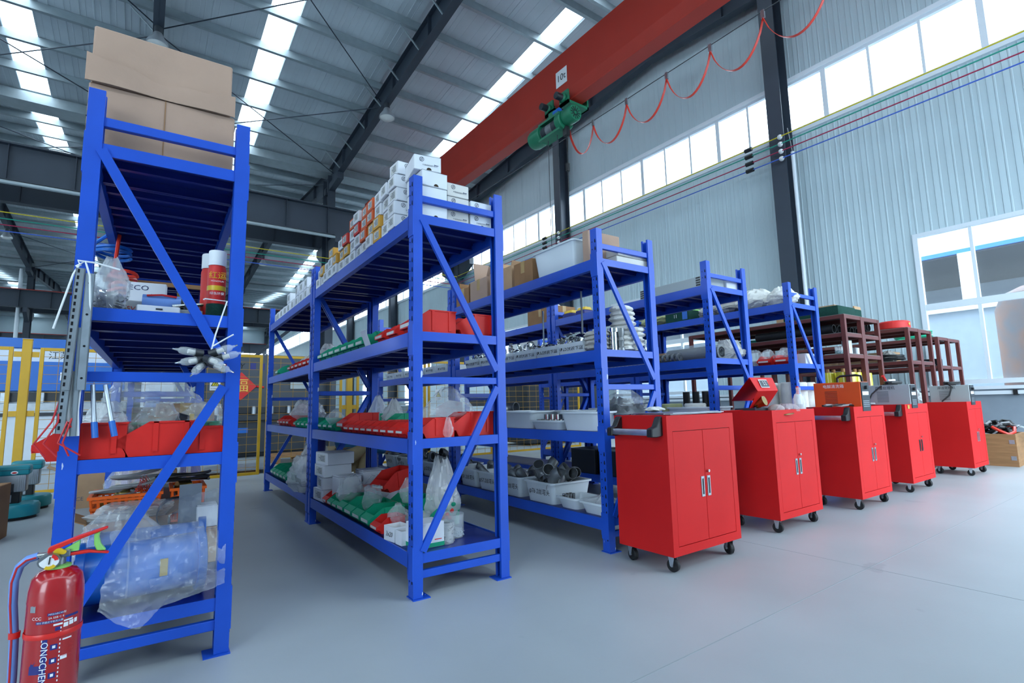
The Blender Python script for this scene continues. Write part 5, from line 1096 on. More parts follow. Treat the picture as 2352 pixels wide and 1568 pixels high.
t = thing('tool_pile', 'small tray of pliers and fittings on the left rack', 'tray', R1.on(.355, .13, 3), ROT); part('tray', MB().box(-.045, -.045, 0, .045, .045, .028).mesh(bev=.003), 'screws', t); part('pliers', MB().cyl((-.06, 0, .045), (.05, .02, .065), .008, 8).mesh(), 'stainless', t); part('knob', MB().cyl((.0, -.02, .03), (.0, -.03, .07), .018, 12).mesh(), 'black_plastic', t); part('rod', MB().cyl((-.03, .05, .03), (-.04, .04, .11), .006, 6).mesh(), 'brass', t)
for i, (x, y) in enumerate(((.445, .10), (.425, .17))):
    t = aerosol('%s red foam spray can with white cap on the left rack' % ('front' if i == 0 else 'rear'), R1.on(x, y, 3), .034, .225, 'festive_red', 'sign_white', .98, ROT)
    if i == 0:
        part('lettering', text_me('红运', .032), 'yellow_plastic', t, (0, -.0352, .175), FY); part('band', MB().lathe([(.0345, .115), (.0345, .135)], 22, cap=False).mesh(), 'yellow_plastic', t); part('lettering', text_me('绿色环保', .013), 'white_print', t, (0, -.0352, .10), FY); part('picture_band', MB().lathe([(.0345, .008), (.0345, .06)], 22, cap=False).mesh(), 'sponge_green', t); part('lettering', text_me('HONGYUN', .009), 'white_print', t, (0, -.0352, .152), FY)
solo('wood_batten', MB().box(-.3, -.012, 0, .13, .012, .022).mesh(), 'wood', 'wooden batten across the left rack under the top shelf', 'batten', R1.on(.30, 1.0, 3, .30), ROT)
# air filters hanging on the right post
FL = [((.375, -.055, 1.125), (-1, -.3, .12)), ((.38, -.06, 1.095), (-1, -.5, -.22)), ((.425, -.085, 1.095), (.6, -.8, -.3)), ((.445, -.05, 1.13), (1, -.35, .4)), ((.465, -.045, 1.11), (1, -.3, .3)), ((.44, -.06, 1.08), (.9, -.5, -.45)), ((.40, -.05, 1.08), (-.5, -.6, -.6))]
for i, (p, d) in enumerate(FL):
    d = Vector(d).normalized(); q = Vector((0, 0, 1)).rotation_difference(d)
    t = thing('air_filter', '%s clear air filter bowl hanging from the right post' % ORD[i], 'filter', R1.P(p[0], p[1], p[2]), q.to_euler(), 'air filters hanging on the left rack'); t.scale = (.72, .72, .72)
    part('bowl', cached('fbowl', lambda: MB().lathe([(.020, 0), (.021, .05), (.017, .072), (.007, .082), (.006, .095)], 16).mesh()), 'clear_plastic', t); part('cap', cached('fcap', lambda: MB().cyl((0, 0, -.035), (0, 0, .004), .022, 14).mesh()), 'panel_dark', t); part('element', cached('felem', lambda: MB().cyl((0, 0, .004), (0, 0, .035), .012, 12).mesh()), 'fabric_white', t); part('drain', cached('fdr', lambda: MB().cyl((0, 0, .095), (0, 0, .108), .004, 8).mesh()), 'stainless', t)
solo('cable_tie', MB().tube([R1.P(*p) for p in ((.425, -.05, 1.12), (.44, -.045, 1.20), (.475, -.03, 1.335), (.40, -.02, 1.34), (.395, -.03, 1.335))], .003, 5).mesh(), 'sign_white', 'white cable tie holding the air filters', 'cable tie'); solo('cable_tie', MB().tube([R1.P(*p) for p in ((.43, -.05, 1.15), (.47, -.05, 1.18), (.50, -.06, 1.20))], .003, 5).mesh(), 'sign_white', 'loose end of the cable tie above the air filters', 'cable tie')
# rails and cables hanging on the left post
for i, (x, y, z0, z1, w_, m, holes, tl) in enumerate(((.002, -.030, .84, 1.26, .026, 'alu', 1, 2.0), (.008, -.046, .985, 1.405, .026, 'zinc_plate', 1, 2.2), (.048, -.042, .985, 1.39, .026, 'galv', 2, .4), (.036, -.028, .83, 1.2, .016, 'alu', 0, 0))):
    t = thing('din_rail', '%s hanging metal mounting rail on the left post' % ORD[i], 'rail', R1.P(x, y, z0), (rad(1.0), rad(tl), ROT), 'mounting rails on the left post'); L_ = z1-z0
    part('rail', MB().box(-w_/2, -.003, 0, w_/2, .0, L_).box(-w_/2, -.003, 0, -w_/2+.003, .012, L_).box(w_/2-.003, -.003, 0, w_/2, .012, L_).mesh(smooth=0), m, t)
    if holes == 1:
        for k in range(18): part('slot', cached('dslot', lambda: MB().box(-.003, -.0038, 0, .003, -.003, .013).mesh(smooth=0)), 'slot_black', t, (-.004, 0, .012+k*.023))
    elif holes == 2:
        for k in range(4): part('hole', cached('dhole', lambda: MB().cyl((0, -.0038, 0), (0, -.003, 0), .004, 8).mesh()), 'slot_black', t, (0, 0, .04+k*.11))
solo('cable_tie', MB().tube([R1.P(*p) for p in ((.02, -.03, 1.42), (.01, -.012, 1.44), (.06, -.012, 1.438), (.13, -.02, 1.42))], .0035, 5).mesh(), 'sign_white', 'white tie round the left post above the rails', 'cable tie'); solo('cable_tie', MB().tube([R1.P(*p) for p in ((.02, -.05, 1.42), (.005, -.055, 1.38), (-.02, -.055, 1.26), (-.035, -.05, 1.19))], .0035, 5).mesh(), 'sign_white', 'long white tie tail left of the hanging rails', 'cable tie')
solo('cable_tie', MB().tube([R1.P(*p) for p in ((.01, -.05, 1.41), (.035, -.055, 1.43), (.05, -.055, 1.38), (.055, -.05, 1.30), (.06, -.045, 1.24))], .0035, 5).mesh(), 'sign_white', 'white tie looped over the galvanised rail', 'cable tie')
for i in range(4):
    x = .012+.011*i; solo('grey_cable', MB().tube([R1.P(*p) for p in ((x, -.02, 1.05), (x-.004, -.022, .92), (x+.002, -.022, .83))], .006, 6).mesh(), 'sign_white' if i % 2 else 'wire_grey', '%s pale cable hanging below the rails' % ORD[i], 'cable', group='pale cables below the rails')
for i in range(4):
    dx = (-.10, -.06, .02, .0)[i]; solo('red_wire', MB().tube([R1.P(*p) for p in ((.03-.035*(i < 2), -.03, .95-.03*i), (.02+dx*.4, -.035, .88), (.0+dx*.6, -.04, .81), (-.03+.03*i, -.035, .765))], .003, 5).mesh(), 'wire_red', '%s thin red wire dangling on the left post' % ORD[i], 'wire', group='red wires on the left post')
for i in range(2):
    t = thing('probe_cable', 'metal probe with blue tip inside the left post, %s' % ('left one' if i == 0 else 'right one'), 'probe', R1.P(.075+.035*i, .012, 1.005), (rad(-3), rad(-6*i), ROT)); part('tube', MB().cyl((0, 0, 0), (.012, 0, -.13), .007, 8).mesh(), 'galv', t); part('tip', MB().cyl((.012, 0, -.13), (.018, 0, -.185), .010, 10).mesh(), 'machine_blue', t)
coil('hose_coil', 'red air hose coil hanging behind the pin bag', 'hose_red', R1.P(.085, .95, 1.50), .10, 4, 31, (.55, .9, 1.2), .009, [R1.P(.04, 1.0, 1.62), R1.P(.05, 1.05, 1.85)], 'hose')
coil('hose_coil', 'blue air hose hanging high behind the left post', 'machine_blue', R1.P(.02, 1.15, 1.75), .10, 2.5, 33, (.8, .9, .6), .009, [R1.P(.04, 1.1, 1.9)], 'hose')
# middle shelf of the left rack
bag('large clear bag draped over the left rack middle shelf', R1.on(.24, .62, 2, .08), (.40, .60, .25), 311, 'bag', .55); bag('clear crumpled bag in the middle red bin', R1.on(.27, .16, 2, .06), (.16, .16, .14), 312, 'bag', .5); bag('clear flat bag over the right red bin', R1.on(.43, .20, 2, .06), (.16, .22, .13), 313, 'bag', .4); bag('milky bag behind the left red bin', R1.on(.10, .30, 2, .07), (.13, .16, .13), 314, 'bag_milky', .4); bag('small clear bag leaning in the left red bin', R1.on(.14, .11, 2, .06), (.10, .09, .10), 315, 'bag', .6)
carton('brown carton behind the bags on the left rack', R1.on(.38, .78, 2), (.24, .3, .20), m='carton_dark')
t = thing('plug_connector', 'yellow and black plug connector among the bags', 'plug', R1.on(.36, .17, 2, .125), (0, rad(20), 0)); part('body', MB().cyl((-.03, 0, 0), (.02, 0, 0), .022, 12).mesh(), 'dark_steel', t); part('ring', MB().cyl((.015, 0, .005), (.03, 0, .01), .026, 12).mesh(), 'yellow_plastic', t)
# bottom of the left rack
def vessel(label, loc, rot, r=.10, L_=.34):
    t = thing('blue_vessel', label, 'vessel', loc, rot); part('shell', MB().cyl((-L_/2, 0, 0), (L_/2, 0, 0), r, 26).mesh(), 'vessel_blue', t); part('flange', MB().cyl((-L_/2-.03, 0, 0), (-L_/2, 0, 0), r*1.18, 26).mesh(bev=.003), 'vessel_blue', t); part('flange', MB().cyl((L_/2, 0, 0), (L_/2+.03, 0, 0), r*1.18, 26).mesh(bev=.003), 'vessel_blue', t); part('seam', MB().cyl((-.05, 0, 0), (-.044, 0, 0), r*1.01, 26).mesh(), 'hose_blue', t)
    part('rating_label', MB().box(-.012, -r-.003, -.03, .012, -r+.004, .03).mesh(), 'gold', t, (.06, 0, .01)); return t
vessel('blue cylinder vessel at the front of the left rack bottom shelf', R1.on(.25, .155, 1, .119), ROT+rad(4)); vessel('second blue vessel behind, wrapped in plastic', R1.on(.27, .41, 1, .119), ROT-rad(3))
vs = []; NU, NV = 40, 46
for j in range(NV+1):
    v = j/NV
    for i in range(NU+1):
        u = i/NU; x = .165+.345*u-.03*v*(1-u)
        tip = max(0, 1-abs(u-.32)/.34); low = .245-.095*tip**1.1-.015*math.sin(u*11)
        if v < .35: s_ = v/.35; y, z = .50-.345*s_, .50-.028*s_+.05*math.sin(s_*PI)*(.4+u)
        elif v < .68: s_ = (v-.35)/.33*PI/2; y, z = .155-.148*math.sin(s_), .324+.146*math.cos(s_)
        else: s_ = (v-.68)/.32; y, z = .007-.025*s_, .324-(.324-low)*s_
        q = Vector((u*4.5, v*5.5, 0)); k = .022*noise.noise(q*1.3)+.020*abs(noise.noise(q*2.9+Vector((5, 3, 1))))+.010*abs(noise.noise(q*6.3))
        p_ = R1.P(x+.01*noise.noise(q*2), y-k*1.1, R1.sh[0]+z-.205+k*.8); vs.append(p_)
solo('plastic_sheet', MB().add(vs, [(j*(NU+1)+i, j*(NU+1)+i+1, (j+1)*(NU+1)+i+1, (j+1)*(NU+1)+i) for j in range(NV) for i in range(NU)]).mesh(smooth=16), 'sheet_film', 'clear plastic sheet draped over the front blue vessel', 'plastic sheet')
bag('clear plastic wrap over the rear blue vessel', R1.on(.16, .40, 1, .05), (.30, .26, .25), 322, 'bag', .6)
open_box('open brown carton behind the blue vessels', R1.on(.17, .78, 1), ROT+rad(6), (.30, .26, .22), 'carton_dark', 'carton_gap', True)
bag('bubble film bag on the open brown carton', R1.on(.20, .82, 1, .18), (.34, .26, .09), 323, 'bag_milky', .3)
def basket(label, loc, size, m, rot=ROT, holes='slot'):
    w_, d, h = size; t = thing('plastic_basket', label, 'basket', loc, rot); part('base', MB().box(-w_/2+.015, -d/2+.015, 0, w_/2-.015, d/2-.015, .005).mesh(), m, t); part('rim', MB().box(-w_/2-.012, -d/2-.012, h-.014, w_/2+.012, -d/2+.004, h).box(-w_/2-.012, d/2-.004, h-.014, w_/2+.012, d/2+.012, h).box(-w_/2-.012, -d/2, h-.014, -w_/2+.004, d/2, h).box(w_/2-.004, -d/2, h-.014, w_/2+.012, d/2, h).mesh(), m, t)
    b = MB(); n = int(w_/.026); k = int(d/.026)
    for i in range(n+1):
        x = -w_/2+w_*i/n
        for sg in (-1, 1): b.bar((x*.92, sg*(d/2-.014), 0), (x, sg*d/2, h), .012, .004, (0, 1, 0))
    for i in range(k+1):
        y = -d/2+d*i/k
        for sg in (-1, 1): b.bar((sg*(w_/2-.014), y*.92, 0), (sg*w_/2, y, h), .012, .004, (1, 0, 0))
    for z in (.0, .35, .7): b.box(-w_/2, -d/2-.001, h*z, w_/2, -d/2+.003, h*z+.012).box(-w_/2, d/2-.003, h*z, w_/2, d/2+.001, h*z+.012).box(-w_/2-.001, -d/2, h*z, -w_/2+.003, d/2, h*z+.012).box(w_/2-.003, -d/2, h*z, w_/2+.001, d/2, h*z+.012)
    part('lattice', b.mesh(smooth=0), m, t); return t
basket('orange plastic basket of brass motors on the left rack', R1.on(.16, 1.08, 1, .20), (.28, .30, .10), 'basket_orange'); basket('orange perforated basket beside the motor basket', R1.on(.42, 1.05, 1, .14), (.14, .26, .17), 'basket_orange')
for i, (x, y) in enumerate(((.16, 1.06), (.42, 1.06))): wbox('%s supporting carton under the orange baskets' % ORD[i], R1.on(x, y, 1), ROT, (.24, .26, .198) if i == 0 else (.13, .24, .138), 'carton', False, tab=False, group=None)
for i, (x, y, z) in enumerate(((.08, 1.02, .25), (.15, 1.08, .28), (.20, 1.0, .25), (.40, 1.02, .30), (.12, 1.15, .25))):
    t = thing('brass_motor', '%s brass coloured motor in the orange basket' % ORD[i], 'motor', R1.on(x, y, 1, z), (rad(70+20*i), rad(30*i), rad(50*i)), 'brass motors in the basket'); part('shell', cached('bm1', lambda: MB().lathe([(.034, -.03), (.036, -.026), (.036, .03), (.028, .036)], 18).mesh()), 'brass', t); part('shaft', cached('bm2', lambda: MB().cyl((0, 0, .03), (0, 0, .06), .008, 10).mesh()), 'stainless', t)
coil('grey_cable', 'grey cable looped over the brass motors, left loop', 'wire_grey', R1.on(.10, 1.02, 1, .26), .09, 2, 41, (1, .5, .8), .007); coil('grey_cable', 'grey cable arching over the orange basket', 'wire_grey', R1.on(.19, 1.06, 1, .30), .10, 2, 42, (1, .6, 1.0), .009); coil('grey_cable', 'dark cable coil on the perforated basket', 'wire_black', R1.on(.40, 1.05, 1, .33), .10, 2, 43, (1.2, .7, .4), .008)
solo('coloured_wires', (lambda b: [b.tube([R1.on(.19+.004*i, .98+.01*i, 1, .30), R1.on(.21+.012*(i % 3), 1.0, 1, .345+.004*i), R1.on(.23+.006*i, 1.02+.01*i, 1, .29)], .002, 4) for i in range(9)] and b)(MB()).mesh(), 'wire_red', 'bunch of thin red and brown wires in the orange basket', 'wires', kind='stuff')
t = thing('pipe_offcut', 'grey bent plate offcut beside the small white box', 'offcut', R1.on(.42, .60, 1, .0), ROT); part('plate', MB().box(-.05, -.003, .05, .04, .003, .36).mesh(), 'zinc_plate', t); part('ring', MB().pipe([(-.06, .05, .22), (-.06, .12, .22)], .075, .07, 20).mesh(), 'dark_steel', t)
wbox('small white box at the right of the left rack', R1.on(.485, .62, 1, .16), ROT, (.085, .11, .10), 'white_card', False, tab=False, group=None); wbox('brown carton supporting the small white box', R1.on(.485, .62, 1), ROT, (.085, .13, .158), 'carton', False, tab=False, group=None)
bag('pink tinted bag at the back right of the left rack', R1.on(.44, 1.35, 1, .05), (.16, .2, .36), 324, 'bag_pink', .6); bag('large milky bag heaped at the back of the left rack', R1.on(.2, 1.55, 1), (.34, .44, .42), 325, 'bag_pink', .5); bag('clear bag at the far back of the left rack', R1.on(.22, 1.9, 1), (.36, .3, .46), 326, 'bag', .5)
solo('pale_case', carton_me(.2, .16, .12), 'grey_paint', 'pale grey case standing behind the orange baskets', 'case', R1.on(.34, 1.35, 1, .16), ROT); solo('black_case', carton_me(.26, .18, .158), 'panel_dark', 'black case under the pale grey case', 'case', R1.on(.34, 1.35, 1), ROT)

# ------------------------------------------------------------------ fire extinguisher
EX = Vector((-.165, 2.01, 0))
t = thing('fire_extinguisher', 'red dry powder fire extinguisher in the foreground', 'fire extinguisher', EX, rad(-4)); r = .062
def exm(mb, **k):                                        # valve group at its real size
    mb.v = [(p[0]*.86, p[1]*.86, .476+(p[2]-.448)*.66) for p in mb.v]; return mb.mesh(**k)
def ez(z): return .306+(z-.233)*.8
part('cylinder', MB().lathe([(r*.96, 0), (r, .012), (r, .385), (r*1.012, .391), (r, .398), (r*.985, .422), (r*.90, .45), (r*.66, .467), (r*.34, .475), (.02, .478)], 40).mesh(smooth=50), 'ext_red', t)
part('neck_ring', exm(MB().lathe([(.034, .443), (.034, .452), (.026, .456)], 24)), 'lime_plastic', t); part('valve_body', exm(MB().cyl((0, 0, .448), (0, 0, .505), .019, 18).box(-.016, -.018, .485, .03, .018, .515), bev=.002), 'valve_grey', t)
hd = part('carry_lever', exm(MB().prism([(-.028, .505), (.022, .498), (.075, .500), (.130, .482), (.132, .474), (.080, .488), (.0, .484), (-.028, .486)], -.012, .012, 'y'), bev=.002), 'red_plastic', t); part('squeeze_lever', exm(MB().prism([(-.030, .508), (-.028, .530), (.045, .565), (.122, .592), (.126, .584), (.055, .552), (-.002, .522), (.0, .507)], -.013, .013, 'y'), bev=.002), 'red_plastic', t)
part('lever_inlay', exm(MB().prism([(.008, .512), (.052, .547), (.050, .504), (.012, .503)], -.009, .009, 'y')), 'lime_plastic', t)
part('grip', exm(MB().prism([(.088, .566), (.104, .574), (.102, .550), (.108, .520), (.124, .489), (.098, .492), (.090, .520)], -.010, .010, 'y'), bev=.003), 'lime_plastic', t)
part('safety_pin', exm(MB().cyl((.0, -.022, .512), (.0, -.012, .512), .013, 12).cyl((.012, -.024, .508), (.012, -.014, .508), .009, 10)), 'yellow_plastic', t)
g = part('gauge', exm(MB().cyl((-.020, -.014, .482), (-.018, -.040, .480), .030, 24)), 'valve_grey', t); part('dial', exm(MB().cyl((-.018, -.0402, .480), (-.018, -.042, .480), .025, 24)), 'dial_white', g); part('yellow_arc', exm(MB().prism([(-.018+q*math.cos(rad(w_)), .480+q*1.3*math.sin(rad(w_))) for q, ws in ((.024, range(-120, -20, 20)), (.014, range(-40, -140, -20))) for w_ in ws], -.0435, -.0422, 'y')), 'yellow_plastic', g)
part('red_arc', exm(MB().prism([(-.018+q*math.cos(rad(w_)), .480+q*1.3*math.sin(rad(w_))) for q, ws in ((.024, range(10, 90, 20)), (.014, range(70, -10, -20))) for w_ in ws], -.0435, -.0422, 'y')), 'red_plastic', g); part('needle', exm(MB().bar((-.018, -.044, .470), (-.016, -.044, .500), .003, .001, (0, 1, 0))), 'print_black', g)
part('hose_ferrule', exm(MB().cyl((-.018, 0, .500), (-.055, 0, .500), .011, 14)), 'stainless', t)
hp = [(-.045, 0, .510), (-.066, .002, .505), (-.084, .004, .488), (-.093, .006, .45), (-.092, .008, .39), (-.083, .008, .30), (-.080, .008, .20), (-.080, .008, .05)]
hose = part('hose', MB().tube(hp, .0105, 12).mesh(), 'hose_blue', t); part('hose_stripe', MB().tube([(p[0]-.003, p[1]-.009, p[2]-.002) for p in hp], .003, 6).mesh(), 'wire_red', hose)
part('strap', MB().lathe([(r*1.015, .300), (r*1.03, .302), (r*1.03, .312), (r*1.015, .314)], 40, cap=False).mesh(), 'red_plastic', t); part('hose_clip', MB().lathe([(.0125, .299), (.013, .315)], 16, (-.083, .008, 0)).mesh(), 'red_plastic', t)
def wrap(a0, a1, z0, z1, rr=1.004, n=10):                 # printed patch on the cylinder, angles seen from -Y, in degrees
    b = MB(); vs = []; z0, z1 = ez(z0), ez(z1)
    for z in (z0, z1):
        for i in range(n+1): a = rad(-90+a0+(a1-a0)*i/n); vs.append((r*rr*math.cos(a), r*rr*math.sin(a), z))
    return b.add(vs, [(i, i+1, n+2+i, n+1+i) for i in range(n)]).mesh()
def wrap_text(txt, size, a0, z, rr=1.012, vert=False):
    me = text_me(txt, size, 0, 1.0, 'LEFT').copy()
    if vert: me.transform(Matrix.Rotation(-PI/2, 4, 'Z'))
    for v in me.vertices:
        a = rad(-90+a0)+v.co.x/r; v.co = (r*rr*math.cos(a), r*rr*math.sin(a), ez(z)+v.co.y)
    return me
A0 = -38
for a0, a1, z0, z1, m in ((-5, 26, .300, .309, 'navy_print'), (-28, 26, .276, .285, 'navy_print'), (8, 26, .265, .271, 'white_print'), (12, 23, .248, .260, 'navy_print'), (30, 62, .283, .291, 'navy_print'), (28, 48, .272, .277, 'white_print'), (28, 38, .254, .268, 'white_print'), (40, 50, .256, .270, 'white_print'), (52, 60, .258, .272, 'white_print'), (28, 48, .212, .217, 'white_print'), (26, 40, .150, .162, 'white_print'), (5, 19, .188, .206, 'navy_print'), (5, 19, .144, .162, 'navy_print'), (5, 19, .098, .116, 'navy_print'), (-46, -32, .315, .336, 'zinc_plate')): part('printed_label', wrap(a0, a1, z0, z1), m, t)
for z in (.193, .149, .103): part('icon', wrap(9, 15, z, z+.009, 1.009, 4), 'white_print', t)
part('big_four', wrap(-36, -4, .118, .145, 1.005), 'navy_print', t); part('big_four_stem', wrap(-12, -1, .06, .238, 1.006), 'navy_print', t)
b = MB(); vs = []
for a, z in ((-34, .145), (-26, .145), (-5, .238), (-13, .238)): q = rad(-90+a); vs.append((r*1.0062*math.cos(q), r*1.0062*math.sin(q), ez(z)))
part('big_four_slant', b.add(vs, [(0, 1, 2, 3)]).mesh(), 'navy_print', t)
part('lettering', wrap_text('LONGCHENG', .022, -7, .232, 1.014, True), 'white_print', t)
part('lettering', wrap_text('MFZ/ABC4A型', .006, -3, .3045), 'white_print', t); part('lettering', wrap_text('2A 55B C E', .007, -3, .2925), 'white_print', t); part('lettering', wrap_text('4KG 手提式干粉灭火器', .0056, -26, .2805), 'white_print', t)
part('lettering', wrap_text('CCC', .011, -38, .295), 'white_print', t)
for k in range(14): part('fine_print', wrap(29, 46+8*((k*7) % 3)/2, .205-k*.0035, .2062-k*.0035, 1.006, 6), 'ext_label_red', t)
for k in range(16): part('dotted_line', wrap(22, 24.5, .252-k*.013, .258-k*.013, 1.006, 2), 'white_print', t)

# ------------------------------------------------------------------ floor things at the left
def floor_machine(label, x, y, rot=0):
    t = thing('floor_polisher', label, 'machine', (x, y, 0), rot, 'teal floor machines')
    part('disc_base', MB().lathe([(.25, .03), (.27, .04), (.27, .15), (.25, .18), (.05, .19)], 32).mesh(), 'teal', t); part('brush', MB().cyl((0, 0, 0), (0, 0, .03), .24, 28).mesh(), 'rubber', t)
    part('neck', MB().box(-.10, -.08, .18, .08, .08, .33).mesh(bev=.01), 'black_plastic', t); part('neck_slot', MB().box(-.02, -.083, .20, .005, -.079, .29).mesh(), 'galv', t)
    part('motor', MB().box(-.13, -.10, .32, .13, .10, .54).mesh(bev=.02, seg=2), 'zinc_plate', t)
    for k in range(4): part('rib', MB().box(.06+.018*k, -.104, .33, .066+.018*k, .104, .53).mesh(), 'galv', t)
    part('black_skirt', MB().box(-.135, -.103, .32, .03, .103, .43).mesh(bev=.01), 'panel_dark', t)
    part('cap', MB().box(-.16, -.12, .52, .16, .12, .64).mesh(bev=.035, seg=3), 'teal', t); part('cap_line', MB().box(-.162, -.122, .585, .162, .122, .59).mesh(bev=.001), 'machine_grey', t); part('emblem', MB().sph((.02, -.121, .555), .035, 12, 6, (1, .15, .6)).mesh(), 'sign_white', t); part('emblem_mark', MB().sph((.02, -.1255, .555), .022, 10, 5, (1, .12, .5)).mesh(), 'festive_red', t); return t
floor_machine('front teal floor machine beside the left rack', -.89, 6.48).scale = (.73, .73, .73); floor_machine('rear teal floor machine beside the left rack', -.87, 7.05).scale = (.73, .73, .73)
solo('wheel_disc', MB().pipe([(0, 0, .0), (0, .05, 0)], .16, .05, 24).mesh(), 'galv', 'grey wheel at the left picture edge', 'wheel', (-1.12, 6.1, .62), rad(20))
t = solo('wheel_stand', MB().box(-.1, -.02, 0, .1, .1, .46).mesh(), 'machine_grey', 'grey stand under the wheel at the left edge', 'stand', (-1.12, 6.08, 0))
t = carton('brown carton on the floor at the left picture edge', (-1.02, 5.42, 0), (.46, .34, .40), rad(-6), 'carton_dark', tape=False); part('stamp', MB().box(.09, -.1708, .17, .17, -.1700, .24).mesh(), 'print_grey', t); part('stamp', MB().box(.10, -.1708, .07, .16, -.1700, .12).mesh(), 'print_grey', t)
t = open_box('open brown carton beside the teal machines', (-.42, 6.82, 0), rad(3), (.36, .30, .36), 'carton', 'carton_gap', True); part('lettering', text_me('CE', .05), 'print_grey', t, (-.02, -.151, .09), FY)
basket('lilac basket of steel parts on the floor by the left rack', (-.06, 6.05, 0), (.30, .34, .17), 'basket_lilac'); basket('second lilac basket behind, on the floor', (-.02, 6.62, 0), (.30, .34, .17), 'basket_lilac')
wbox('white carton with a pink mark in the lilac basket', (-.12, 5.98, .08), rad(15), (.14, .12, .15), 'white_card', False, tab=False, group=None)
for i in range(5): elbow('shiny fitting in the lilac basket on the floor', (.0+.04*i, 6.05+.05*(i % 3), .16+.03*(i % 2)), (i, i*1.3, i*.7), .035, .06, 'stainless', 'shiny fittings in the lilac basket')
bag('white plastic sack lying on the floor by the left rack', (-.02, 5.62, 0), (.50, .42, .16), 331, 'bag_milky', .5)

# ------------------------------------------------------------------ yellow safety fence
FYp = 7.75
t0 = None
def fence_panel(label, x0, x1):
    t = thing('mesh_fence', label, 'fence', (x0, FYp, 0), 0, 'yellow mesh fence panels'); w_ = x1-x0; s = .035; z0, z1 = .06, 1.66
    for a, c in ((0, s), (w_-s, w_)): part('stile', MB().box(a, -.015, z0, c, .015, z1).mesh(bev=.002), 'fence_yellow', t)
    for a, c in ((z0, z0+s), (z1-s, z1)): part('rail', MB().box(s, -.015, a, w_-s, .015, c).mesh(bev=.002), 'fence_yellow', t)
    n = int(w_/.155); m = 16
    for k in range(1, n): part('upright_wire', cached('fwv', lambda: MB().cyl((0, 0, .09), (0, 0, 1.63), .0028, 5).mesh()), 'fence_wire', t, (w_*k/n, 0, 0))
    for k in range(1, m): part('cross_wire', MB().cyl((s, 0, z0+(z1-z0)*k/m), (w_-s, 0, z0+(z1-z0)*k/m), .0028, 5).mesh(), 'fence_wire', t)
def fence_post(label, x):
    t = thing('fence_post', label, 'post', (x, FYp, 0), 0, 'yellow fence posts'); part('post', MB().box(-.04, -.03, .01, .04, .03, 1.74).mesh(bev=.003), 'fence_yellow', t); part('cap', MB().box(-.043, -.033, 1.74, .043, .033, 1.752).mesh(bev=.003), 'fence_yellow', t); part('foot', MB().box(-.08, -.07, 0, .08, .07, .01).mesh(), 'fence_yellow', t)
    for z in (1.55, .9, .25):
        for sg in (-1, 1): part('bracket', MB().box(sg*.04 if sg > 0 else -.105, -.012, z, .105 if sg > 0 else -.04, -.004, z+.06).mesh(), 'fence_yellow', t)
PX = [-3.75, -1.05, 2.54, 5.2]
for i, x in enumerate(PX): fence_post(['yellow fence post out of sight left', 'thick yellow fence post beside the hanging rails', 'yellow fence post seen through the second rack', 'yellow fence post behind the fourth rack'][i], x)
fence_panel('yellow mesh fence panel at the left edge', -3.64, -1.16); fence_panel('yellow mesh fence panel behind the left rack', -.94, 1.34); fence_panel('yellow mesh fence panel between left and second rack', 1.40, 2.43); fence_panel('yellow mesh fence panel behind the second rack', 2.65, 3.80); fence_panel('yellow mesh fence panel behind the third rack', 3.84, 5.09); fence_panel('yellow mesh fence panel behind the fourth rack', 5.31, 7.2)
def warn(label, x, z):
    t = thing('warning_sign', label, 'sign', (x, FYp-.02, z), 0, 'yellow warning signs'); part('plate', MB().box(-.06, -.002, -.09, .06, 0, .09).mesh(), 'sign_white', t); part('border', MB().prism([(-.05, -.035), (.05, -.035), (0, .06)], -.003, -.002, 'y').mesh(), 'print_black', t); part('triangle', MB().prism([(-.037, -.028), (.037, -.028), (0, .042)], -.004, -.003, 'y').mesh(), 'sign_yellow', t); part('symbol', MB().bar((-.012, -.0045, -.02), (.004, -.0045, .018), .007, .001, (0, 1, 0)).bar((.004, -.0045, .018), (.014, -.0045, -.02), .007, .001, (0, 1, 0)).mesh(), 'print_black', t); part('lettering', text_me('当心机械伤人', .017), 'print_black', t, (0, -.003, -.068), FY)
warn('warning sign on the fence seen through the left rack', .78, 1.27); warn('warning sign on the fence seen through the second rack', 4.02, 1.10); warn('warning sign right of the second rack warning sign', 4.24, 1.10)
# ------------------------------------------------------------------ machines behind the fence
t = thing('press_brake', 'long white and blue press brake behind the fence', 'machine', (-5.2, 11.6, 0))
part('frame', MB().box(0, .3, 0, 5.0, 1.5, 2.05).mesh(bev=.02), 'machine_white', t); part('top_stripe', MB().box(-.02, .28, 2.05, 5.02, 1.5, 2.22).mesh(bev=.01), 'machine_blue', t); part('ram', MB().box(.05, .18, 1.32, 4.95, .30, 1.82).mesh(bev=.01), 'machine_blue', t); part('tool_gap', MB().box(.05, .26, 1.15, 4.95, .31, 1.30).mesh(), 'panel_dark', t); part('bed_rail', MB().box(0, .10, .95, 5.0, .30, 1.12).mesh(bev=.01), 'zinc_plate', t); part('bed', MB().box(0, .15, .1, 5.0, .3, .92).mesh(bev=.01), 'machine_white', t); part('bed_gap', MB().box(0, .12, .90, 5.0, .29, .95).mesh(), 'panel_dark', t)
for k in range(11): part('clamp', cached('pcl', lambda: MB().box(-.05, .15, 1.12, .05, .28, 1.30).mesh(bev=.005)), 'galv', t, (.3+k*.44, 0, 0))
part('lettering', text_me('江苏扬', .15, 0, 1, 'LEFT'), 'panel_dark', t, (3.86, .295, 1.93), FY); part('name_plate', MB().box(4.05, .175, 1.50, 4.5, .18, 1.64).mesh(), 'sign_white', t)
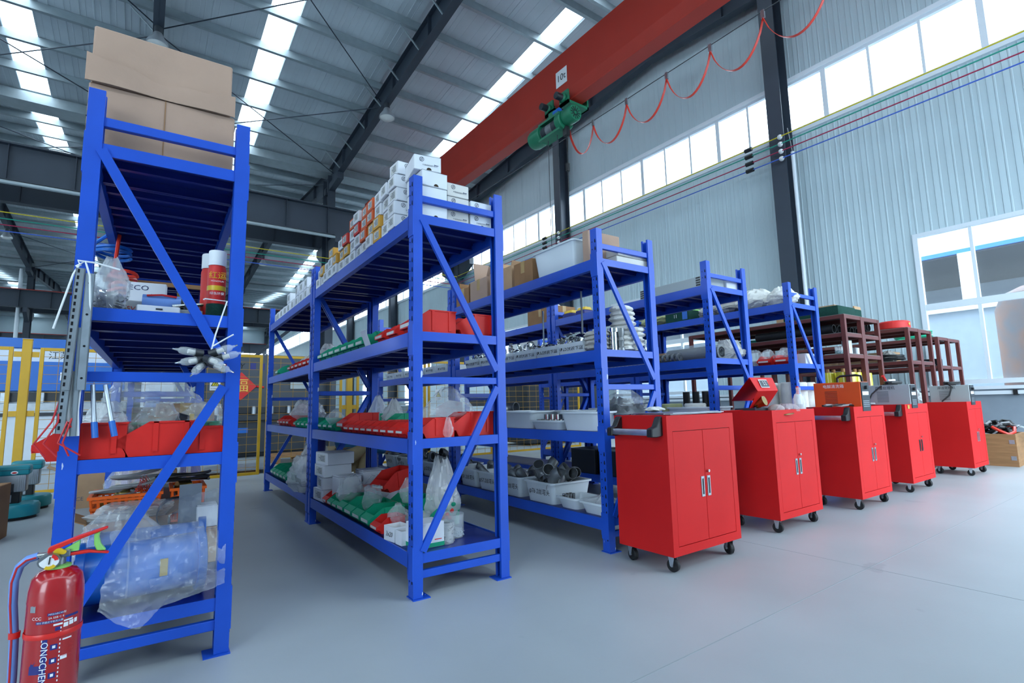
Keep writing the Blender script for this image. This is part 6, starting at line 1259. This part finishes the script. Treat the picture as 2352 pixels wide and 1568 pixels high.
t = thing('control_cabinet', 'white control cabinet at the end of the press brake', 'cabinet', (.0, 11.4, 0)); part('cabinet', MB().box(0, 0, 0, .5, .8, 1.7).mesh(bev=.02), 'machine_white', t); part('screen', MB().box(.05, -.01, 1.0, .3, 0, 1.3).mesh(), 'machine_blue', t); part('panel', MB().box(.05, -.01, .7, .3, 0, .9).mesh(), 'panel_dark', t)
t = thing('shearing_machine', 'dark grey shearing machine behind the fence', 'machine', (1.0, 11.3, 0))
part('frame', MB().box(0, .3, 0, 2.35, 1.6, 2.05).mesh(bev=.03), 'machine_grey', t); part('side_plate', MB().prism([(0, .1), (1.0, .1), (1.0, 1.1), (.6, 2.05), (0, 2.05)], 2.30, 2.42, 'x').mesh(bev=.02), 'machine_grey', t); part('table', MB().box(-.05, .0, .72, 2.4, .32, .80).mesh(bev=.005), 'dark_steel', t); part('front_plate', MB().box(0, .12, .1, 2.35, .3, .72).mesh(), 'dark_steel', t); part('blade_gap', MB().box(.03, .26, .86, 2.3, .305, .98).mesh(), 'panel_dark', t)
for k in range(7): part('hold_down', cached('hold', lambda: MB().cyl((0, .22, .84), (0, .22, 1.0), .045, 12).mesh()), 'galv', t, (.2+k*.33, 0, 0))
part('lettering', text_me('Y', .15, .2), 'print_black', t, (.62, .295, 1.80), FY); part('worn_lettering', MB().box(.78, .294, 1.73, .88, .2995, 1.87).mesh(), 'navy_print', t); part('worn_lettering', MB().box(.95, .294, 1.73, 1.05, .2995, 1.87).mesh(), 'navy_print', t); part('worn_lettering', MB().box(1.12, .294, 1.73, 1.22, .2995, 1.87).mesh(), 'navy_print', t); part('wall_screen', MB().box(1.55, .27, 1.35, 2.0, .30, 1.68).mesh(), 'grey_paint', t); part('small_sign', MB().box(.55, .115, .48, .75, .12, .58).mesh(), 'machine_blue', t)
orn = thing('fortune_ornament', 'red diamond fortune ornament on the grey machine', 'ornament', (1.62, 11.58, 1.40)); part('diamond', MB().prism([(-.28, 0), (0, -.28), (.28, 0), (0, .28)], -.012, 0, 'y').mesh(), 'festive_red', orn); part('lettering', text_me('福', .28), 'gold', orn, (0, -.014, 0), FY); part('tassel', MB().cyl((.28, -.006, 0), (.42, -.006, -.02), .02, 8).mesh(), 'festive_red', orn)
t = thing('steel_cabinet', 'pale control cabinet behind the third rack fence', 'cabinet', (4.7, 9.6, 0)); part('cabinet', MB().box(0, 0, 0, 1.7, .6, 1.62).mesh(bev=.01), 'wall_sheet', t); part('dark_label', MB().box(1.0, -.004, .9, 1.6, 0, 1.08).mesh(), 'panel_dark', t); part('yellow_label', MB().box(.1, -.004, 1.35, .25, 0, 1.55).mesh(), 'sign_yellow', t)
t = thing('dark_enclosure', 'dark machine enclosure behind the fourth rack fence', 'machine', (7.0, 9.2, 0)); part('housing', MB().box(0, 0, .05, 2.4, 1.2, 1.75).mesh(bev=.02), 'panel_dark', t); part('roof_rim', MB().box(-.02, -.02, 1.75, 2.42, 1.22, 1.80).mesh(), 'machine_grey', t)
for k in range(2):
    t = thing('wood_pallet', 'wooden pallet on the floor behind the fence, %s' % ('near one' if k == 0 else 'far one'), 'pallet', (1.9+2.0*k, 9.6+k*1.2, 0))
    for i in range(5): part('board', cached('plb', lambda: MB().box(0, 0, .10, 1.0, .12, .12).mesh()), 'wood', t, (0, .2*i, 0))
    for i in range(3): part('bearer', cached('plr', lambda: MB().box(0, 0, 0, .09, .92, .10).mesh()), 'wood', t, (.455*i, 0, 0))
solo('steel_sheet', MB().box(0, 0, 0, 1.6, .9, .02).mesh(), 'galv', 'steel sheet lying on the floor behind the fence', 'sheet', (.1, 8.3, .06), rad(4)); solo('sheet_batten', MB().box(.2, .1, 0, 1.4, .2, .058).mesh(), 'wood', 'batten under the steel sheet on the floor', 'batten', (.1, 8.3, 0), rad(4))

# ------------------------------------------------------------------ crouching worker behind the second rack
def skin_mesh(name, verts, edges, root, sub=2):
    me = bpy.data.meshes.new(name); me.from_pydata([v[:3] for v in verts], edges, []); o = bpy.data.objects.new(name, me); COL.objects.link(o)
    md = o.modifiers.new('skin', 'SKIN'); md.use_smooth_shade = True
    for i, v in enumerate(verts): sk = me.skin_vertices[0].data[i]; sk.radius = (v[3], v[4] if len(v) > 4 else v[3]); sk.use_root = (i == root)
    sb = o.modifiers.new('sub', 'SUBSURF'); sb.levels = sub; sb.render_levels = sub
    bpy.context.view_layer.update(); m2 = bpy.data.meshes.new_from_object(o.evaluated_get(bpy.context.evaluated_depsgraph_get())); bpy.data.objects.remove(o); m2.materials.clear()
    m2.polygons.foreach_set('use_smooth', [True]*len(m2.polygons)); return m2
B = [(0, 0, .33, .14, .12), (.13, 0, .47, .13, .11), (.26, 0, .60, .14, .11), (.31, 0, .69, .06), (.35, 0, .79, .09, .085), (.37, 0, .86, .07),
     (.05, .10, .31, .085), (.36, .13, .40, .065), (.28, .13, .10, .045), (.38, .13, .04, .035), (.05, -.10, .31, .085), (.34, -.14, .44, .065), (.24, -.14, .10, .045), (.34, -.14, .04, .035),
     (.26, .17, .60, .06), (.38, .22, .40, .042), (.52, .16, .36, .033), (.26, -.17, .60, .06), (.40, -.22, .42, .042), (.54, -.15, .38, .033)]
Ee = [(0, 1), (1, 2), (2, 3), (3, 4), (4, 5), (0, 6), (6, 7), (7, 8), (8, 9), (0, 10), (10, 11), (11, 12), (12, 13), (2, 14), (14, 15), (15, 16), (2, 17), (17, 18), (18, 19)]
for hy, w0 in ((.16, 16), (-.15, 19)):
    p = B[w0]; k0 = len(B); B.append((p[0]+.06, p[1], p[2]-.005, .024, .03)); Ee.append((w0, k0))
    for i, (dy, ln) in enumerate(((-.03, .05), (-.01, .065), (.01, .06), (.03, .045))): k1 = len(B); B.append((p[0]+.09, p[1]+dy, p[2]-.01, .009)); B.append((p[0]+.09+ln*.6, p[1]+dy, p[2]-.035, .008)); Ee += [(k0, k1), (k1, k1+1)]
    k1 = len(B); B.append((p[0]+.05, p[1]-.045*(1 if hy > 0 else -1), p[2], .010)); B.append((p[0]+.085, p[1]-.055*(1 if hy > 0 else -1), p[2]-.02, .009)); Ee += [(k0, k1), (k1, k1+1)]
PL = (1.93, 6.27, 0)
per = solo('person', skin_mesh('body', B, Ee, 0), 'skin', 'person crouching in khaki trousers and blue jacket behind the rack', 'person', PL, rad(-4))
legs = [(.0, 0, .34, .165, .15), (.04, .10, .32, .105), (.36, .13, .41, .085), (.29, .13, .14, .068), (.29, .13, .07, .07), (.04, -.10, .32, .105), (.34, -.14, .45, .085), (.25, -.14, .14, .068), (.25, -.14, .07, .07)]
part('trousers', skin_mesh('trousers', legs, [(0, 1), (1, 2), (2, 3), (3, 4), (0, 5), (5, 6), (6, 7), (7, 8)], 0), 'khaki', per)
jk = [(-.01, 0, .41, .175, .155), (.13, 0, .50, .155, .135), (.26, 0, .61, .155, .13), (.26, .17, .61, .08), (.38, .22, .41, .06), (.50, .17, .37, .048), (.26, -.17, .61, .08), (.40, -.22, .43, .06), (.52, -.16, .39, .048), (.30, 0, .68, .075)]
part('jacket', skin_mesh('jacket', jk, [(0, 1), (1, 2), (2, 3), (3, 4), (4, 5), (2, 6), (6, 7), (7, 8), (2, 9)], 0), 'work_blue', per)
part('hair', MB().sph((.345, 0, .825), .105, 16, 10, (1, .95, .8)).mesh(), 'hair', per)
for y_, x_ in ((.13, .30), (-.14, .26)): part('shoe', MB().sph((x_+.05, y_, .045), .055, 14, 8, (2.2, .9, .8)).mesh(), 'shoe', per)
for sy in (-1, 1): part('eye', MB().sph((.435, sy*.032, .80), .012, 10, 6).mesh(), 'dial_white', per)
part('nose', MB().sph((.45, 0, .775), .018, 10, 6, (1, .7, 1.2)).mesh(), 'skin', per)
# ------------------------------------------------------------------ outside the low window
t = thing('warehouse', 'white shed with a blue eave outside the window', 'building', (24, -20, 0)); part('facade', MB().box(0, 0, 6.1, .3, 60, 10).mesh(), 'ext_wall', t); part('eave', MB().box(-.12, 0, 6.0, .1, 60, 6.15).mesh(), 'machine_blue', t); part('rear_wall', MB().box(7, 0, 0, 7.3, 60, 6).mesh(), 'plinth_grey', t); part('roof', MB().box(0, 0, 5.95, 7, 60, 6.05).mesh(), 'machine_grey', t)
for k in range(13): part('post', MB().box(-.15, 1+k*4.8, 0, .2, 1.4+k*4.8, 6).mesh(), 'ext_wall', t)
t = thing('low_shed', 'pale blue low wall outside the window', 'building', (17.5, -8, 0)); part('wall', MB().box(0, 0, 0, .3, 30, 3.1).mesh(), 'plinth_grey', t); part('coping', MB().box(-.1, 0, 3.1, .4, 30, 3.25).mesh(), 'ext_wall', t)
t = thing('rusty_tank', 'rusty brown storage tank outside the window', 'tank', (14.4, 2.15, 0)); part('shell', MB().lathe([(.62, .9), (.62, 2.6), (.5, 2.9), (.2, 3.05)], 28).mesh(), 'rust_tank', t); part('plinth', MB().box(-.9, -.9, 0, .9, .9, .9).mesh(), 'ext_wall', t)
t = thing('white_silo', 'white silo outside the window at the right edge', 'silo', (19.5, 1.3, 0)); part('shell', MB().lathe([(1.5, 2.2), (1.5, 7.5), (.4, 9)], 28).mesh(), 'silo_white', t); part('skirt', MB().cyl((0, 0, 0), (0, 0, 2.2), 1.2, 20).mesh(), 'ext_wall', t)
